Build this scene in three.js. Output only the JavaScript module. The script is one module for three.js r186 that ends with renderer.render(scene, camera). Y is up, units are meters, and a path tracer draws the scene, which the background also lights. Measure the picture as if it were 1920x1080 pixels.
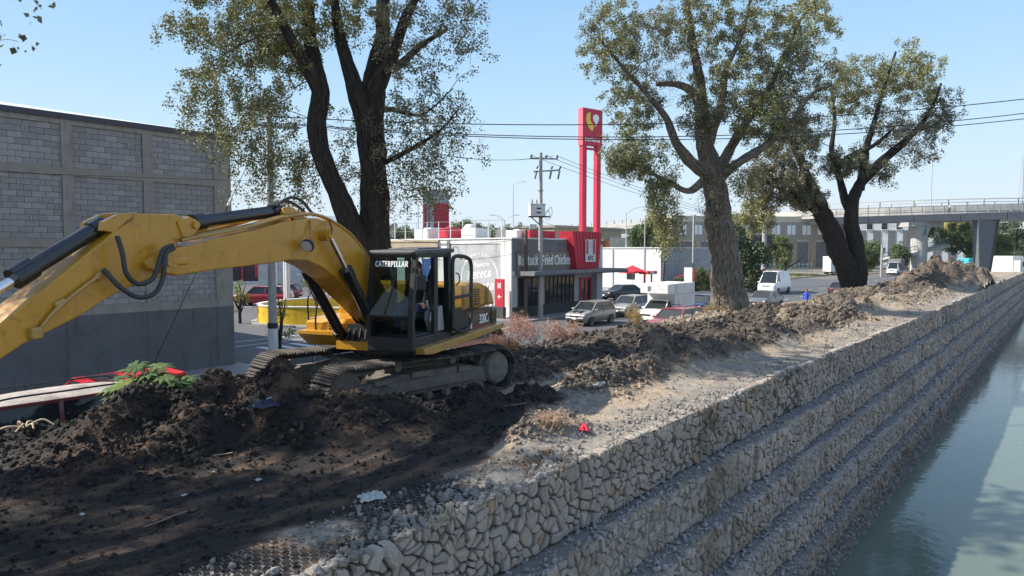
import * as THREE from 'three';
import { RoundedBoxGeometry } from 'three/addons/geometries/RoundedBoxGeometry.js';
import { TextGeometry } from 'three/addons/geometries/TextGeometry.js';
import { FontLoader } from 'three/addons/loaders/FontLoader.js';
import { MarchingCubes } from 'three/addons/objects/MarchingCubes.js';
import { mergeGeometries, toCreasedNormals } from 'three/addons/utils/BufferGeometryUtils.js';
import { createNoise2D, createNoise3D, createNoise4D } from 'simplex-noise';

// ------------------------------------------------------------------ camera, sky, sun, exposure
// World: y up, the road is y = 0. The canal, the berm and the road all run along one heading, 39.5 degrees right of -z.
const scene = new THREE.Scene();
const camera = new THREE.PerspectiveCamera(45.75, 16 / 9, 0.1, 20000);
camera.position.set(0, 4.7, 0);
camera.rotation.set(-Math.atan(70 / 1280), 0, 0);
const renderer = new THREE.WebGLRenderer({ antialias: true });
renderer.setSize(1024, 576);
renderer.toneMapping = THREE.LinearToneMapping;
renderer.toneMappingExposure = 1.85;
renderer.shadowMap.enabled = true;

const SUN_DIR = new THREE.Vector3(-1, 0, -0.03).normalize().multiplyScalar(Math.cos(0.74)).setY(Math.sin(0.74));
const sun = new THREE.DirectionalLight(new THREE.Color(1.0, 0.93, 0.83), 5);
sun.position.copy(SUN_DIR).multiplyScalar(220);
sun.castShadow = true;
sun.shadow.camera.left = sun.shadow.camera.bottom = -140;
sun.shadow.camera.right = sun.shadow.camera.top = 140;
sun.shadow.camera.far = 600;
sun.shadow.mapSize.set(4096, 4096);
sun.shadow.bias = -0.0004;
sun.shadow.radius = 1.2;
scene.add(sun, sun.target);

function rng(seed) {
  let a = seed >>> 0;
  return () => { a = (a + 0x6d2b79f5) | 0; let t = Math.imul(a ^ (a >>> 15), 1 | a); t = (t + Math.imul(t ^ (t >>> 7), 61 | t)) ^ t; return ((t ^ (t >>> 14)) >>> 0) / 4294967296; };
}
const n2 = createNoise2D(rng(11)), n3 = createNoise3D(rng(12)), n4 = createNoise4D(rng(13));
const clamp = (x, a = 0, b = 1) => Math.min(b, Math.max(a, x));
const lerp = (a, b, t) => a + (b - a) * t;
const smooth = (a, b, x) => { const t = clamp((x - a) / (b - a)); return t * t * (3 - 2 * t); };
function fbm(x, y, oct = 4) { let v = 0, a = 0.5, f = 1; for (let i = 0; i < oct; i++) { v += a * n2(x * f + i * 17.1, y * f - i * 9.3); a *= 0.5; f *= 2.03; } return v; }
function ridged(x, y, oct = 4) { let v = 0, a = 0.5, f = 1; for (let i = 0; i < oct; i++) { v += a * (1 - 2 * Math.abs(n2(x * f + i * 7.7, y * f + i * 3.1))); a *= 0.5; f *= 2.1; } return v; }

{ // clear morning air: deep blue above, pale towards the horizon, thin clouds high over the canal
  const W = 1024, H = 512, data = new Float32Array(W * H * 4);
  const stops = [[-1, .16, .15, .13], [-.02, .33, .34, .33], [0, .455, .505, .525], [.05, .43, .515, .56], [.12, .35, .485, .585], [.22, .25, .41, .57], [.36, .168, .322, .515], [.6, .10, .22, .44], [1, .065, .15, .35]];
  for (let j = 0; j < H; j++) {
    const el = ((j + .5) / H - .5) * Math.PI, y = Math.sin(el);
    let k = 0; while (k < stops.length - 2 && y > stops[k + 1][0]) k++;
    const A = stops[k], B = stops[k + 1], t = clamp((y - A[0]) / (B[0] - A[0]));
    for (let i = 0; i < W; i++) {
      const az = ((i + .5) / W - .5) * 2 * Math.PI, x = Math.cos(az) * Math.cos(el), z = Math.sin(az) * Math.cos(el);
      const c = [1, 2, 3].map((q) => lerp(A[q], B[q], t));
      const near = Math.max(0, x * SUN_DIR.x + y * SUN_DIR.y + z * SUN_DIR.z);
      const glow = Math.pow(near, 6) * .12 + Math.pow(near, 40) * .3;
      let cl = 0;
      if (y > .3) {
        const px = x / y * 1.6, pz = z / y * 1.6;
        cl = smooth(.18, .6, fbm(px * .8 + 3.1, pz * .8 + 1.7, 5) + .08) * smooth(.3, .4, y) * .7;
      }
      const o = (j * W + i) * 4;
      for (let q = 0; q < 3; q++) data[o + q] = lerp(c[q] + glow * [1, .95, .85][q], [1.05, 1.03, 1.0][q], cl);
      data[o + 3] = 1;
    }
  }
  const sky = new THREE.DataTexture(data, W, H, THREE.RGBAFormat, THREE.FloatType);
  sky.mapping = THREE.EquirectangularReflectionMapping;
  sky.magFilter = sky.minFilter = THREE.LinearFilter;
  sky.wrapS = THREE.RepeatWrapping;
  sky.needsUpdate = true;
  scene.background = sky;
  scene.environment = sky;
  scene.backgroundIntensity = 1;
  scene.environmentIntensity = 1;
}

// ------------------------------------------------------------------ helpers
const ROT = Math.atan2(.772, .636);                       // local x runs along the canal, local z points to the water
const W = (s, l, y = 0) => new THREE.Vector3(.636 * s - .772 * l, y, -(.772 * s + .636 * l));
const V = (x, y, z) => new THREE.Vector3(x, y, z);
const taken = new Map();
function numbered(name) { const k = taken.get(name) ?? 0; taken.set(name, k + 1); return k ? name + '_' + String(k).padStart(3, '0') : name; }
function prep(g) {
  let r = g.index ? g.toNonIndexed() : g.clone();
  for (const k of Object.keys(r.attributes)) if (!['position', 'normal', 'color'].includes(k)) r.deleteAttribute(k);
  if (!r.attributes.normal) r.computeVertexNormals();
  return r;
}
function boxUV(g) {                                        // uv in metres on the plane each face lies closest to
  const p = g.attributes.position, n = p.count, uv = new Float32Array(n * 2);
  const a = V(), b = V(), c = V(), e = V();
  for (let i = 0; i < n; i += 3) {
    a.fromBufferAttribute(p, i); b.fromBufferAttribute(p, i + 1); c.fromBufferAttribute(p, i + 2);
    e.crossVectors(b.clone().sub(a), c.clone().sub(a));
    const x = Math.abs(e.x), y = Math.abs(e.y), z = Math.abs(e.z);
    for (const [k, q] of [[0, a], [1, b], [2, c]]) {
      const s = y >= x && y >= z ? [q.x, q.z] : x >= z ? [q.z, q.y] : [q.x, q.y];
      uv[(i + k) * 2] = s[0]; uv[(i + k) * 2 + 1] = s[1];
    }
  }
  g.setAttribute('uv', new THREE.BufferAttribute(uv, 2));
  return g;
}
function join(geos) {
  const list = (Array.isArray(geos) ? geos.flat(9) : [geos]).map((g) => (g.userData.ready ? g : prep(g)));
  if (list.length === 1) return list[0];
  const colored = list.some((g) => g.attributes.color);
  if (colored) for (const g of list) if (!g.attributes.color) g.setAttribute('color', new THREE.BufferAttribute(new Float32Array(g.attributes.position.count * 3).fill(1), 3));
  return mergeGeometries(list.map((g) => { if (g.userData.ready) { g = g.clone(); g.deleteAttribute('uv'); } return g; }), false);
}
function mesh(name, geos, m, parent = scene) {
  let g = geos;
  if (!(geos.isBufferGeometry && geos.userData.ready)) { g = join(geos); if (m.userData.map) boxUV(g); }
  const o = new THREE.Mesh(g, m);
  o.name = parent === scene ? numbered(name) : name;
  o.castShadow = o.receiveShadow = true;
  parent.add(o);
  return o;
}
function tag(o, label, category, group) { o.userData.label = label; o.userData.category = category; if (group) o.userData.group = group; return o; }
function thing(name, label, category, pos = [0, 0, 0], turn = 0, group) {
  const o = new THREE.Group(); o.name = numbered(name); scene.add(o);
  if (pos.isVector3) o.position.copy(pos); else o.position.set(...pos);
  o.rotation.y = turn;
  return tag(o, label, category, group);
}
function structure(o) { o.userData.kind = 'structure'; return o; }
function stuff(o) { o.userData.kind = 'stuff'; return o; }
function instanced(name, geo, m, mats, parent = scene, colors) {
  const o = new THREE.InstancedMesh(geo, m, mats.length);
  o.name = parent === scene ? numbered(name) : name;
  mats.forEach((x, i) => o.setMatrixAt(i, x));
  if (colors) colors.forEach((c, i) => o.setColorAt(i, c));
  o.castShadow = o.receiveShadow = true;
  parent.add(o);
  return stuff(o);
}
// geometries, all placed by matrices before they are joined
function at(g, x = 0, y = 0, z = 0, rx = 0, ry = 0, rz = 0) { g.applyMatrix4(new THREE.Matrix4().compose(V(x, y, z), new THREE.Quaternion().setFromEuler(new THREE.Euler(rx, ry, rz)), V(1, 1, 1))); return g; }
const box = (w, h, d, x = 0, y = 0, z = 0, rx = 0, ry = 0, rz = 0) => at(new THREE.BoxGeometry(w, h, d), x, y, z, rx, ry, rz);
const span = (x0, x1, y0, y1, z0, z1) => box(x1 - x0, y1 - y0, z1 - z0, (x0 + x1) / 2, (y0 + y1) / 2, (z0 + z1) / 2);
const rbox = (w, h, d, x = 0, y = 0, z = 0, r = .02, rx = 0, ry = 0, rz = 0, seg = 2) => at(new RoundedBoxGeometry(w, h, d, seg, Math.min(r, w / 2.01, h / 2.01, d / 2.01)), x, y, z, rx, ry, rz);
function rod(a, b, r0, r1 = r0, sides = 10) {              // tapered cylinder between two points
  const A = a.isVector3 ? a : V(...a), B = b.isVector3 ? b : V(...b), d = B.clone().sub(A), g = new THREE.CylinderGeometry(r1, r0, d.length(), sides, 1);
  g.applyQuaternion(new THREE.Quaternion().setFromUnitVectors(V(0, 1, 0), d.normalize()));
  g.translate((A.x + B.x) / 2, (A.y + B.y) / 2, (A.z + B.z) / 2);
  return g;
}
const disc = (r, h, x, y, z, axis = 'z', sides = 20) => { const g = new THREE.CylinderGeometry(r, r, h, sides); if (axis === 'z') g.rotateX(Math.PI / 2); if (axis === 'x') g.rotateZ(Math.PI / 2); g.translate(x, y, z); return g; };
function tube(pts, r, sides = 8, seg = 0) {
  const c = new THREE.CatmullRomCurve3(pts.map((p) => (p.isVector3 ? p : V(...p))));
  return new THREE.TubeGeometry(c, seg || pts.length * 5, r, sides);
}
function bar(a, b, w, h) {                                  // rectangular bar between two points
  const A = a.isVector3 ? a : V(...a), B = b.isVector3 ? b : V(...b), d = B.clone().sub(A), g = new THREE.BoxGeometry(w, h, d.length());
  const m = new THREE.Matrix4().lookAt(B, A, V(0, 1, 0)); g.applyMatrix4(m);
  g.translate((A.x + B.x) / 2, (A.y + B.y) / 2, (A.z + B.z) / 2);
  return g;
}
function prism(poly, depth, bevel = 0, z0 = null, holes = []) {          // outline in x, y; thickness along z, centred
  const s = new THREE.Shape(poly.map((p) => new THREE.Vector2(p[0], p[1])));
  for (const h of holes) s.holes.push(new THREE.Path(h.map((p) => new THREE.Vector2(p[0], p[1]))));
  const g = new THREE.ExtrudeGeometry(s, { depth: depth - 2 * bevel, bevelEnabled: bevel > 0, bevelThickness: bevel, bevelSize: bevel, bevelOffset: -bevel, bevelSegments: 2, curveSegments: 8 });
  g.translate(0, 0, z0 === null ? -depth / 2 + bevel : z0 + bevel);
  return g;
}
const lathe = (pts, seg = 20) => new THREE.LatheGeometry(pts.map((p) => new THREE.Vector2(p[0], p[1])), seg);
class Buf {                                                // loose triangles, flat or smooth, with colours
  constructor() { this.p = []; this.n = []; this.c = []; this.u = []; }
  tri(a, b, c, col, flat = true, na, nb, nc, ua, ub, uc) {
    this.p.push(...a, ...b, ...c);
    if (flat) {
      const x1 = b[0] - a[0], y1 = b[1] - a[1], z1 = b[2] - a[2], x2 = c[0] - a[0], y2 = c[1] - a[1], z2 = c[2] - a[2];
      let x = y1 * z2 - z1 * y2, y = z1 * x2 - x1 * z2, z = x1 * y2 - y1 * x2; const l = Math.hypot(x, y, z) || 1; x /= l; y /= l; z /= l;
      this.n.push(x, y, z, x, y, z, x, y, z);
    } else this.n.push(...na, ...nb, ...nc);
    if (col) this.c.push(...col, ...col, ...col);
    if (ua) this.u.push(...ua, ...ub, ...uc);
  }
  quad(a, b, c, d, col) { this.tri(a, b, c, col); this.tri(a, c, d, col); }
  geo() {
    const g = new THREE.BufferGeometry();
    g.setAttribute('position', new THREE.BufferAttribute(new Float32Array(this.p), 3));
    g.setAttribute('normal', new THREE.BufferAttribute(new Float32Array(this.n), 3));
    if (this.c.length) g.setAttribute('color', new THREE.BufferAttribute(new Float32Array(this.c), 3));
    if (this.u.length) g.setAttribute('uv', new THREE.BufferAttribute(new Float32Array(this.u), 2));
    return g;
  }
}
const ready = (g) => { g.userData.ready = true; return g; };

// ------------------------------------------------------------------ procedural textures and materials
const TS = 512;
function torus(f, seed, oct, fx = 1, fy = 1) {             // tileable noise, 0..1
  const a = new Float32Array(TS * TS);
  for (let j = 0; j < TS; j++) for (let i = 0; i < TS; i++) {
    const u = i / TS * 2 * Math.PI, v = j / TS * 2 * Math.PI; let s = 0, amp = .5, k = f / (2 * Math.PI);
    for (let o = 0; o < oct; o++) { s += amp * n4(Math.cos(u) * k * fx + seed, Math.sin(u) * k * fx + o * 5, Math.cos(v) * k * fy - seed, Math.sin(v) * k * fy); amp *= .55; k *= 2.1; }
    a[j * TS + i] = clamp(.5 + s * .62);
  }
  return a;
}
const N = { soft: torus(4, 1.5, 5), fine: torus(26, 7.3, 3), streak: torus(5, 3.1, 4, 4, .35), mid: torus(11, 4.4, 4) };
function texture(fn, srgb = false) {
  const d = new Uint8Array(TS * TS * 4);
  for (let i = 0; i < TS * TS; i++) { const c = fn(i); const t = typeof c === 'number' ? [c, c, c] : c; for (let q = 0; q < 3; q++) d[i * 4 + q] = clamp(t[q]) * 255; d[i * 4 + 3] = 255; }
  const t = new THREE.DataTexture(d, TS, TS); t.wrapS = t.wrapT = THREE.RepeatWrapping; t.magFilter = t.minFilter = THREE.LinearFilter;
  if (srgb) t.colorSpace = THREE.SRGBColorSpace; t.needsUpdate = true; return t;
}
const speck = rng(5), SP = new Float32Array(TS * TS); for (let i = 0; i < SP.length; i++) SP[i] = speck();
const T = {                                                // grey multipliers (linear) and relief
  soil: texture((i) => .62 + .5 * (N.soft[i] - .5) + .7 * (N.fine[i] - .5) + (SP[i] > .992 ? .35 : 0)),
  soilB: texture((i) => .55 * N.mid[i] + .45 * N.fine[i]),
  stone: texture((i) => .8 + .4 * (N.mid[i] - .5) + .3 * (N.fine[i] - .5) + .3 * (N.soft[i] - .5)),
  stoneB: texture((i) => .5 * N.mid[i] + .5 * N.fine[i]),
  concrete: texture((i) => .82 + .35 * (N.soft[i] - .5) + .22 * (N.fine[i] - .5) - .25 * smooth(.62, .8, N.streak[i])),
  asphalt: texture((i) => .72 + .4 * (N.soft[i] - .5) + .25 * (N.fine[i] - .5) + (SP[i] > .97 ? .12 : 0)),
  paint: texture((i) => { const d = .55 * smooth(.6, .85, N.mid[i]) + .35 * smooth(.58, .8, N.streak[i]) + (SP[i] > .995 ? .3 : 0), k = .95 + .3 * (N.soft[i] - .5) + .08 * (N.fine[i] - .5); return [k * (1 - .55 * d), k * (1 - .6 * d), k * (1 - .35 * d) + .12 * d]; }),
  dusty: texture((i) => .7 + .8 * (N.soft[i] - .5) + .4 * (N.fine[i] - .5)),
  bark: texture((i) => .5 + 1.5 * (N.streak[i] - .5) + .5 * (N.fine[i] - .5) + .5 * (N.soft[i] - .5)),
  barkB: texture((i) => clamp(.5 + 1.5 * (N.streak[i] - .5))),
  rough: texture((i) => .55 + .7 * (N.soft[i] - .5) + .3 * (N.fine[i] - .5)),
  wave: texture((i) => .6 * N.soft[i] + .3 * N.mid[i] + .1 * N.fine[i]),
};
const lin = (c) => (Array.isArray(c) ? new THREE.Color().setRGB(...c) : new THREE.Color(c));
function scaled(t, k) { const c = t.clone(); c.repeat.set(k, k); c.needsUpdate = true; return c; }
const texCache = new Map();
function tx(name, k) { const key = name + k; if (!texCache.has(key)) texCache.set(key, scaled(T[name], k)); return texCache.get(key); }
function mat(color, rough = .8, o = {}) {                  // o.map: texture name, o.rep: repeats per metre, o.bump: [name, metres, rep]
  const P = o.clearcoat !== undefined || o.transmission !== undefined || o.sheen !== undefined || o.specularIntensity !== undefined;
  const m = new (P ? THREE.MeshPhysicalMaterial : THREE.MeshStandardMaterial)({ color: lin(color), roughness: rough, metalness: o.metal ?? 0 });
  if (o.map) { m.map = tx(o.map, o.rep ?? .5); m.userData.map = true; }
  if (o.bump) { m.bumpMap = tx(o.bump[0], o.bump[2]); m.bumpScale = o.bump[1]; m.userData.map = true; }
  if (o.rmap) { m.roughnessMap = tx(o.rmap, o.rrep ?? .7); m.userData.map = true; }
  for (const k of ['clearcoat', 'clearcoatRoughness', 'transmission', 'thickness', 'ior', 'sheen', 'specularIntensity', 'side', 'vertexColors', 'opacity', 'transparent', 'flatShading', 'attenuationColor', 'attenuationDistance']) if (o[k] !== undefined) m[k] = o[k];
  return m;
}
const M = {
  soil: mat([1, 1, 1], 1, { map: 'soil', rep: .9, bump: ['soilB', .03, .9], vertexColors: true }),
  clod: mat([1, 1, 1], 1, { map: 'soil', rep: 2.3 }),
  stone: mat([1, 1, 1], .92, { map: 'stone', rep: 1.7, bump: ['stoneB', .012, 1.7], vertexColors: true }),
  core: mat([.10, .09, .08], 1, { map: 'soil', rep: .8, bump: ['soilB', .02, .9] }),
  tread: mat([.36, .33, .30], 1, { map: 'soil', rep: .8, bump: ['soilB', .03, .9] }),
  wire: mat([.34, .34, .33], .6, { metal: .4 }),
  asphalt: mat([.115, .118, .125], .9, { map: 'asphalt', rep: .25, bump: ['soilB', .004, 2] }),
  ground: mat([.22, .20, .17], 1, { map: 'soil', rep: .12 }),
  concrete: mat([.36, .345, .32], .9, { map: 'concrete', rep: .35, bump: ['stoneB', .004, 1.2] }),
  sidewalk: mat([.30, .295, .285], .9, { map: 'concrete', rep: .4 }),
  linePaint: mat([.62, .62, .60], .8, { map: 'concrete', rep: 1.1 }),
  white: mat([.80, .80, .78], .75, { map: 'concrete', rep: .13 }),
  black: mat([.012, .012, .013], .45),
  rubber: mat([.022, .022, .022], .8),
  chrome: mat([.72, .72, .72], .18, { metal: 1 }),
  steel: mat([.35, .35, .36], .45, { metal: .8 }),
};
// ------------------------------------------------------------------ the ground, the road, the canal
const BERM = 1.75, WATER = -2.25;
const TIERS = [[5.28, 1.75], [4.93, .70], [4.60, -.12], [4.27, -.90], [3.97, -1.62]], TIER_FOOT = -2.3;      // distance of each face from the camera's line, top height
const inRoad = (o) => { o.rotation.y = ROT; return o; };

{ // far ground, with the canal cut out of it
  const g = new Buf(), q = (s0, s1, z0, z1, y) => g.quad([s0, y, z1], [s1, y, z1], [s1, y, z0], [s0, y, z0]);
  q(-60, 900, -16, -14.2, -.006); q(-60, 9000, -9000, -16, -.006); q(-9000, -60, -9000, 9000, -.006); q(-60, 9000, 8.2, 9000, -.006); q(240, 9000, -16, 8.2, -.006);
  structure(inRoad(mesh('ground', g.geo(), M.ground)));
  const w = new Buf(); w.quad([-60, WATER, 7.4], [240, WATER, 7.4], [240, WATER, -4.6], [-60, WATER, -4.6]);
  const wm = mat([.108, .134, .106], .03, { bump: ['wave', .009, .22], specularIntensity: 1, ior: 1.33 });
  structure(inRoad(mesh('canal_water', w.geo(), wm)));
  const bed = new Buf(); bed.quad([-60, -3.4, 8.6], [240, -3.4, 8.6], [240, -3.4, -6], [-60, -3.4, -6]);
  structure(inRoad(mesh('canal_bed', bed.geo(), M.core)));
}
structure(inRoad(mesh('unseen_bounce_bank', [prism([[-8.3, -.02], [-8.3, -3.4], [-5.4, -3.4], [-6.6, -.3], [-6.6, -.02]], 300, 0).rotateY(Math.PI / 2).translate(90, 0, 0)], M.concrete)));  // unseen far bank, added to bounce sunlight onto the shaded gabion faces
{ // asphalt avenue, forecourts, sidewalk with a yellow kerb, lane marks
  const a = new Buf(); a.quad([-60, 0, -15.2], [330, 0, -15.2], [330, 0, -27.4], [-60, 0, -27.4]);
  structure(inRoad(mesh('road', a.geo(), M.asphalt)));
  const lot = new Buf(); lot.quad([14.5, -.003, -27.4], [120, -.003, -27.4], [120, -.003, -120], [14.5, -.003, -120]);
  structure(inRoad(mesh('parking_lot', lot.geo(), M.asphalt)));
  const side = [span(-40, 14.3, 0, .14, -26.2, -23.75)];
  structure(inRoad(mesh('sidewalk', side, M.sidewalk)));
  structure(inRoad(mesh('yellow_kerb', [span(-40, 14.3, 0, .145, -23.75, -23.58)], mat([.55, .33, .04], .8, { map: 'paint', rep: .6 }))));
  const marks = structure(inRoad(new THREE.Group())); marks.name = 'lane_markings'; scene.add(marks);
  for (let s = -6; s < 190; s += 6) for (const l of [18.3, 21.4, 24.4]) if (l < 24 || s > 60) mesh('lane_mark', span(s, s + 2.4, .004, .005, -l - .06, -l + .06), M.linePaint, marks);
  for (const [s0, s1, l] of [[15, 34, 26.6], [16, 30, 33.2], [16, 30, 31.6]]) mesh('lane_mark', span(s0, s1, .004, .005, -l - .07, -l + .07), M.linePaint, marks);
  for (let k = 0; k < 7; k++) mesh('lane_mark', span(17.5 + k * .9, 17.9 + k * .9, .004, .005, -30.6, -27.6), M.linePaint, marks);
  for (let k = 0; k < 9; k++) mesh('lane_mark', span(20 + k * 2.5, 20.1 + k * 2.5, .004, .005, -58, -53), M.linePaint, marks);
  structure(inRoad(mesh('forecourt', [span(34.5, 50, 0, .12, -29.35, -27.6), span(34.5, 36.2, 0, .12, -46, -29.35)], M.sidewalk)));
}
// ------------------------------------------------------------------ the earth berm
const segD = (s, l, a, b, c, d) => { const x = c - a, y = d - b, t = clamp(((s - a) * x + (l - b) * y) / (x * x + y * y)); return [Math.hypot(s - a - x * t, l - b - y * t), t]; };
const HEAPS = [ // [s0, l0, s1, l1, height, half width, dark 0..1]
  [4.4, 11.0, 5.9, 10.8, .74, .95, 1], [5.5, 10.1, 6.5, 9.3, .26, .6, 1], [3.6, 10.3, 5.4, 9.8, .26, 1.1, 1], [7.0, 8.6, 8.6, 8.1, .36, .7, 1], [5.9, 9.0, 7.2, 8.8, .30, .7, 1], [9.0, 7.9, 10.4, 8.1, .26, .5, .9], [8.2, 6.5, 9.2, 6.5, .2, .42, .25],
  [3.2, 12.9, 8.0, 12.8, .08, .7, .6], [12.0, 7.8, 16.2, 7.75, .48, .62, .42], [15.2, 7.9, 22, 7.6, .56, .72, .48], [22, 7.6, 32, 7.6, .46, .85, .4], [11.6, 10.2, 18, 9.8, .40, .95, .62], [11.2, 12.0, 20, 11.7, .26, 1.0, .6], [18, 10.3, 30, 10.1, .38, 1.1, .6],
  [30, 10.9, 41, 10.4, .26, .9, .25], [28, 8.7, 40, 8.2, .46, .7, .22], [39, 9.6, 52, 9.2, .5, 1.0, .4], [40, 7.3, 54, 7.0, .42, .8, .2], [48, 11.6, 60, 11.0, .55, 1.1, .3], [53, 8.6, 62, 8.4, .75, 1.2, .5], [62, 8.2, 70, 7.9, 1.75, 2.6, .4], [72, 8.4, 84, 8.2, .8, 2.2, .1], [22.5, 12.4, 34, 12.6, .12, .9, .1],
];
function bermAt(s, l) {                                    // height, and what it is made of
  let h = BERM, heap = 0, dark = 0;
  for (const [a, b, c, d, H, w, dk] of HEAPS) {
    if (s < a - 3 * w || s > c + 3 * w) continue;
    const wob = 1 + .35 * n2(s * .55 + b, l * .4), [q] = segD(s, l, a, b, c, d), e = Math.exp(-Math.pow(q / (w * wob), 2.4));
    const v = H * e * (.82 + .3 * n2(s * .8 + 9, l * .8));
    h += v; heap = Math.max(heap, e); dark = Math.max(dark, dk * smooth(.08, .5, e));
  }
  const wet = smooth(-.15, .35, fbm(s * .3 + 4, l * .5, 3) * .8 + smooth(9.6, 7.2, s) * .9 + smooth(5.9, 6.8, l - smooth(4, 9, s) * .6) * .6 - .72);
  dark = Math.max(dark, wet * smooth(10.8, 9, s));
  const lump = .35 + 1.3 * heap;
  if (heap > .04) h += heap * (.13 * fbm(s * 1.1, l * 1.1, 3) + .05 * ridged(s * 2.6 + 5, l * 2.6, 3));
  h += lump * (.035 * fbm(s * 1.3, l * 1.3, 3) + .022 * fbm(s * 4.7, l * 4.7, 3)) + (s < 30 ? lump * .013 * fbm(s * 12, l * 12, 2) : 0);
  const rut = smooth(9, 6.5, s) * smooth(6.2, 7, l) * smooth(10, 8.4, l);
  h += rut * (.05 * fbm(s * .45 + 3, l * 5.5, 3) + .022 * ridged(s * .8, l * 9, 2));
  h -= .045 * smooth(6.2, 5.4, l);
  h -= smooth(8.6, 12.8, l) * smooth(10.5, 19, s) * lerp(.08, .22, smooth(36, 50, s));
  h -= smooth(13.05, 14.45, l + .15 * n2(s * .35, 3)) * (h + .04);
  if (l > 14.95) h = -.05;
  return [h, heap, dark];
}
const SOIL = { black: [.028, .0225, .019], brown: [.135, .083, .052], tan: [.47, .365, .255], grey: [.37, .33, .275], clay: [.27, .215, .165], umber: [.165, .132, .102], dusk: [.085, .07, .058] };
const mix3 = (a, b, t) => [lerp(a[0], b[0], t), lerp(a[1], b[1], t), lerp(a[2], b[2], t)];
function soilColor(s, l, heap, dark) {
  let c = mix3(SOIL.tan, SOIL.grey, smooth(-.2, .5, fbm(s * .45 + 20, l * .6, 3)));
  c = mix3(c, SOIL.grey, smooth(6.6, 5.7, l) * .7);
  c = mix3(c, SOIL.clay, heap * .7 * smooth(-.5, .3, fbm(s * .7, l * .7, 3)));
  const d = clamp(dark * 1.15 + .35 * dark * fbm(s * 1.4, l * 1.9, 3));
  const far = smooth(9.5, 12, s);
  c = mix3(c, mix3(SOIL.brown, SOIL.umber, far), smooth(.1, .55, d)); c = mix3(c, mix3(SOIL.black, SOIL.dusk, far), smooth(.45, .95, d));
  const stripe = smooth(9, 6, s) * smooth(-.05, .35, fbm(s * .5 + 8, l * 2.2 + 2, 3)) * smooth(11.5, 9.5, l);
  c = mix3(c, SOIL.brown, stripe * .9 * dark);
  const k = 1 + .22 * n2(s * 5, l * 5) + .14 * n2(s * 13, l * 13);
  return [c[0] * k, c[1] * k, c[2] * k];
}
{
  const S = [], L = [];
  for (let s = -7; s < 118;) { S.push(s); s += s < 13 ? .05 : s < 26 ? .075 : s < 45 ? .13 : .28; }
  for (let l = 5.33; l < 15.9;) { L.push(l); l += l < 13.2 ? .058 : .16; }
  const n = S.length, m = L.length, pos = new Float32Array(n * m * 3), col = new Float32Array(n * m * 3), uv = new Float32Array(n * m * 2), idx = [];
  for (let i = 0; i < n; i++) for (let j = 0; j < m; j++) {
    const k = i * m + j, [h, heap, dark] = bermAt(S[i], L[j]), c = soilColor(S[i], L[j], heap, dark);
    pos.set([S[i], h, -L[j]], k * 3); col.set(c, k * 3); uv.set([S[i], L[j]], k * 2);
    if (i && j) { const a = k - m - 1, b = k - m, d = k - 1; idx.push(a, d, b, b, d, k); }
  }
  const g = new THREE.BufferGeometry();
  g.setAttribute('position', new THREE.BufferAttribute(pos, 3)); g.setAttribute('color', new THREE.BufferAttribute(col, 3)); g.setAttribute('uv', new THREE.BufferAttribute(uv, 2));
  g.setIndex(idx); g.computeVertexNormals();
  if (g.attributes.normal.getY(1000) < 0) { for (let i = 0; i < idx.length; i += 3) [idx[i], idx[i + 1]] = [idx[i + 1], idx[i]]; g.setIndex(idx); g.computeVertexNormals(); }
  structure(inRoad(mesh('earth_berm', ready(g), M.soil)));
}
function lumpGeo(seed, detail = 1, rough = .35, flat = .75) { // an angular clod or pebble, about 1 m across
  const r = rng(seed), g = new THREE.IcosahedronGeometry(.5, detail), p = g.attributes.position, o = [r() * 50, r() * 50, r() * 50];
  for (let i = 0; i < p.count; i++) {
    const x = p.getX(i), y = p.getY(i), z = p.getZ(i), k = 1 + rough * n3(x * 2.2 + o[0], y * 2.2 + o[1], z * 2.2 + o[2]) + rough * .5 * n3(x * 5 + o[1], y * 5 + o[2], z * 5);
    p.setXYZ(i, x * k, y * k * flat, z * k * .9);
  }
  g.computeVertexNormals();
  const q = prep(g); q.computeVertexNormals(); boxUV(q); return ready(q);
}
const CLODS = [1, 2, 3, 4].map((k) => lumpGeo(k * 31, 1, .42, .72)), PEBBLES = [1, 2, 3].map((k) => lumpGeo(k * 77, 0, .4, .7));
const mtx = (p, e, s) => new THREE.Matrix4().compose(p, new THREE.Quaternion().setFromEuler(e), s.isVector3 ? s : V(s, s, s));
const anyTurn = (r) => new THREE.Euler(r() * 6.3, r() * 6.3, r() * 6.3);
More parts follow.
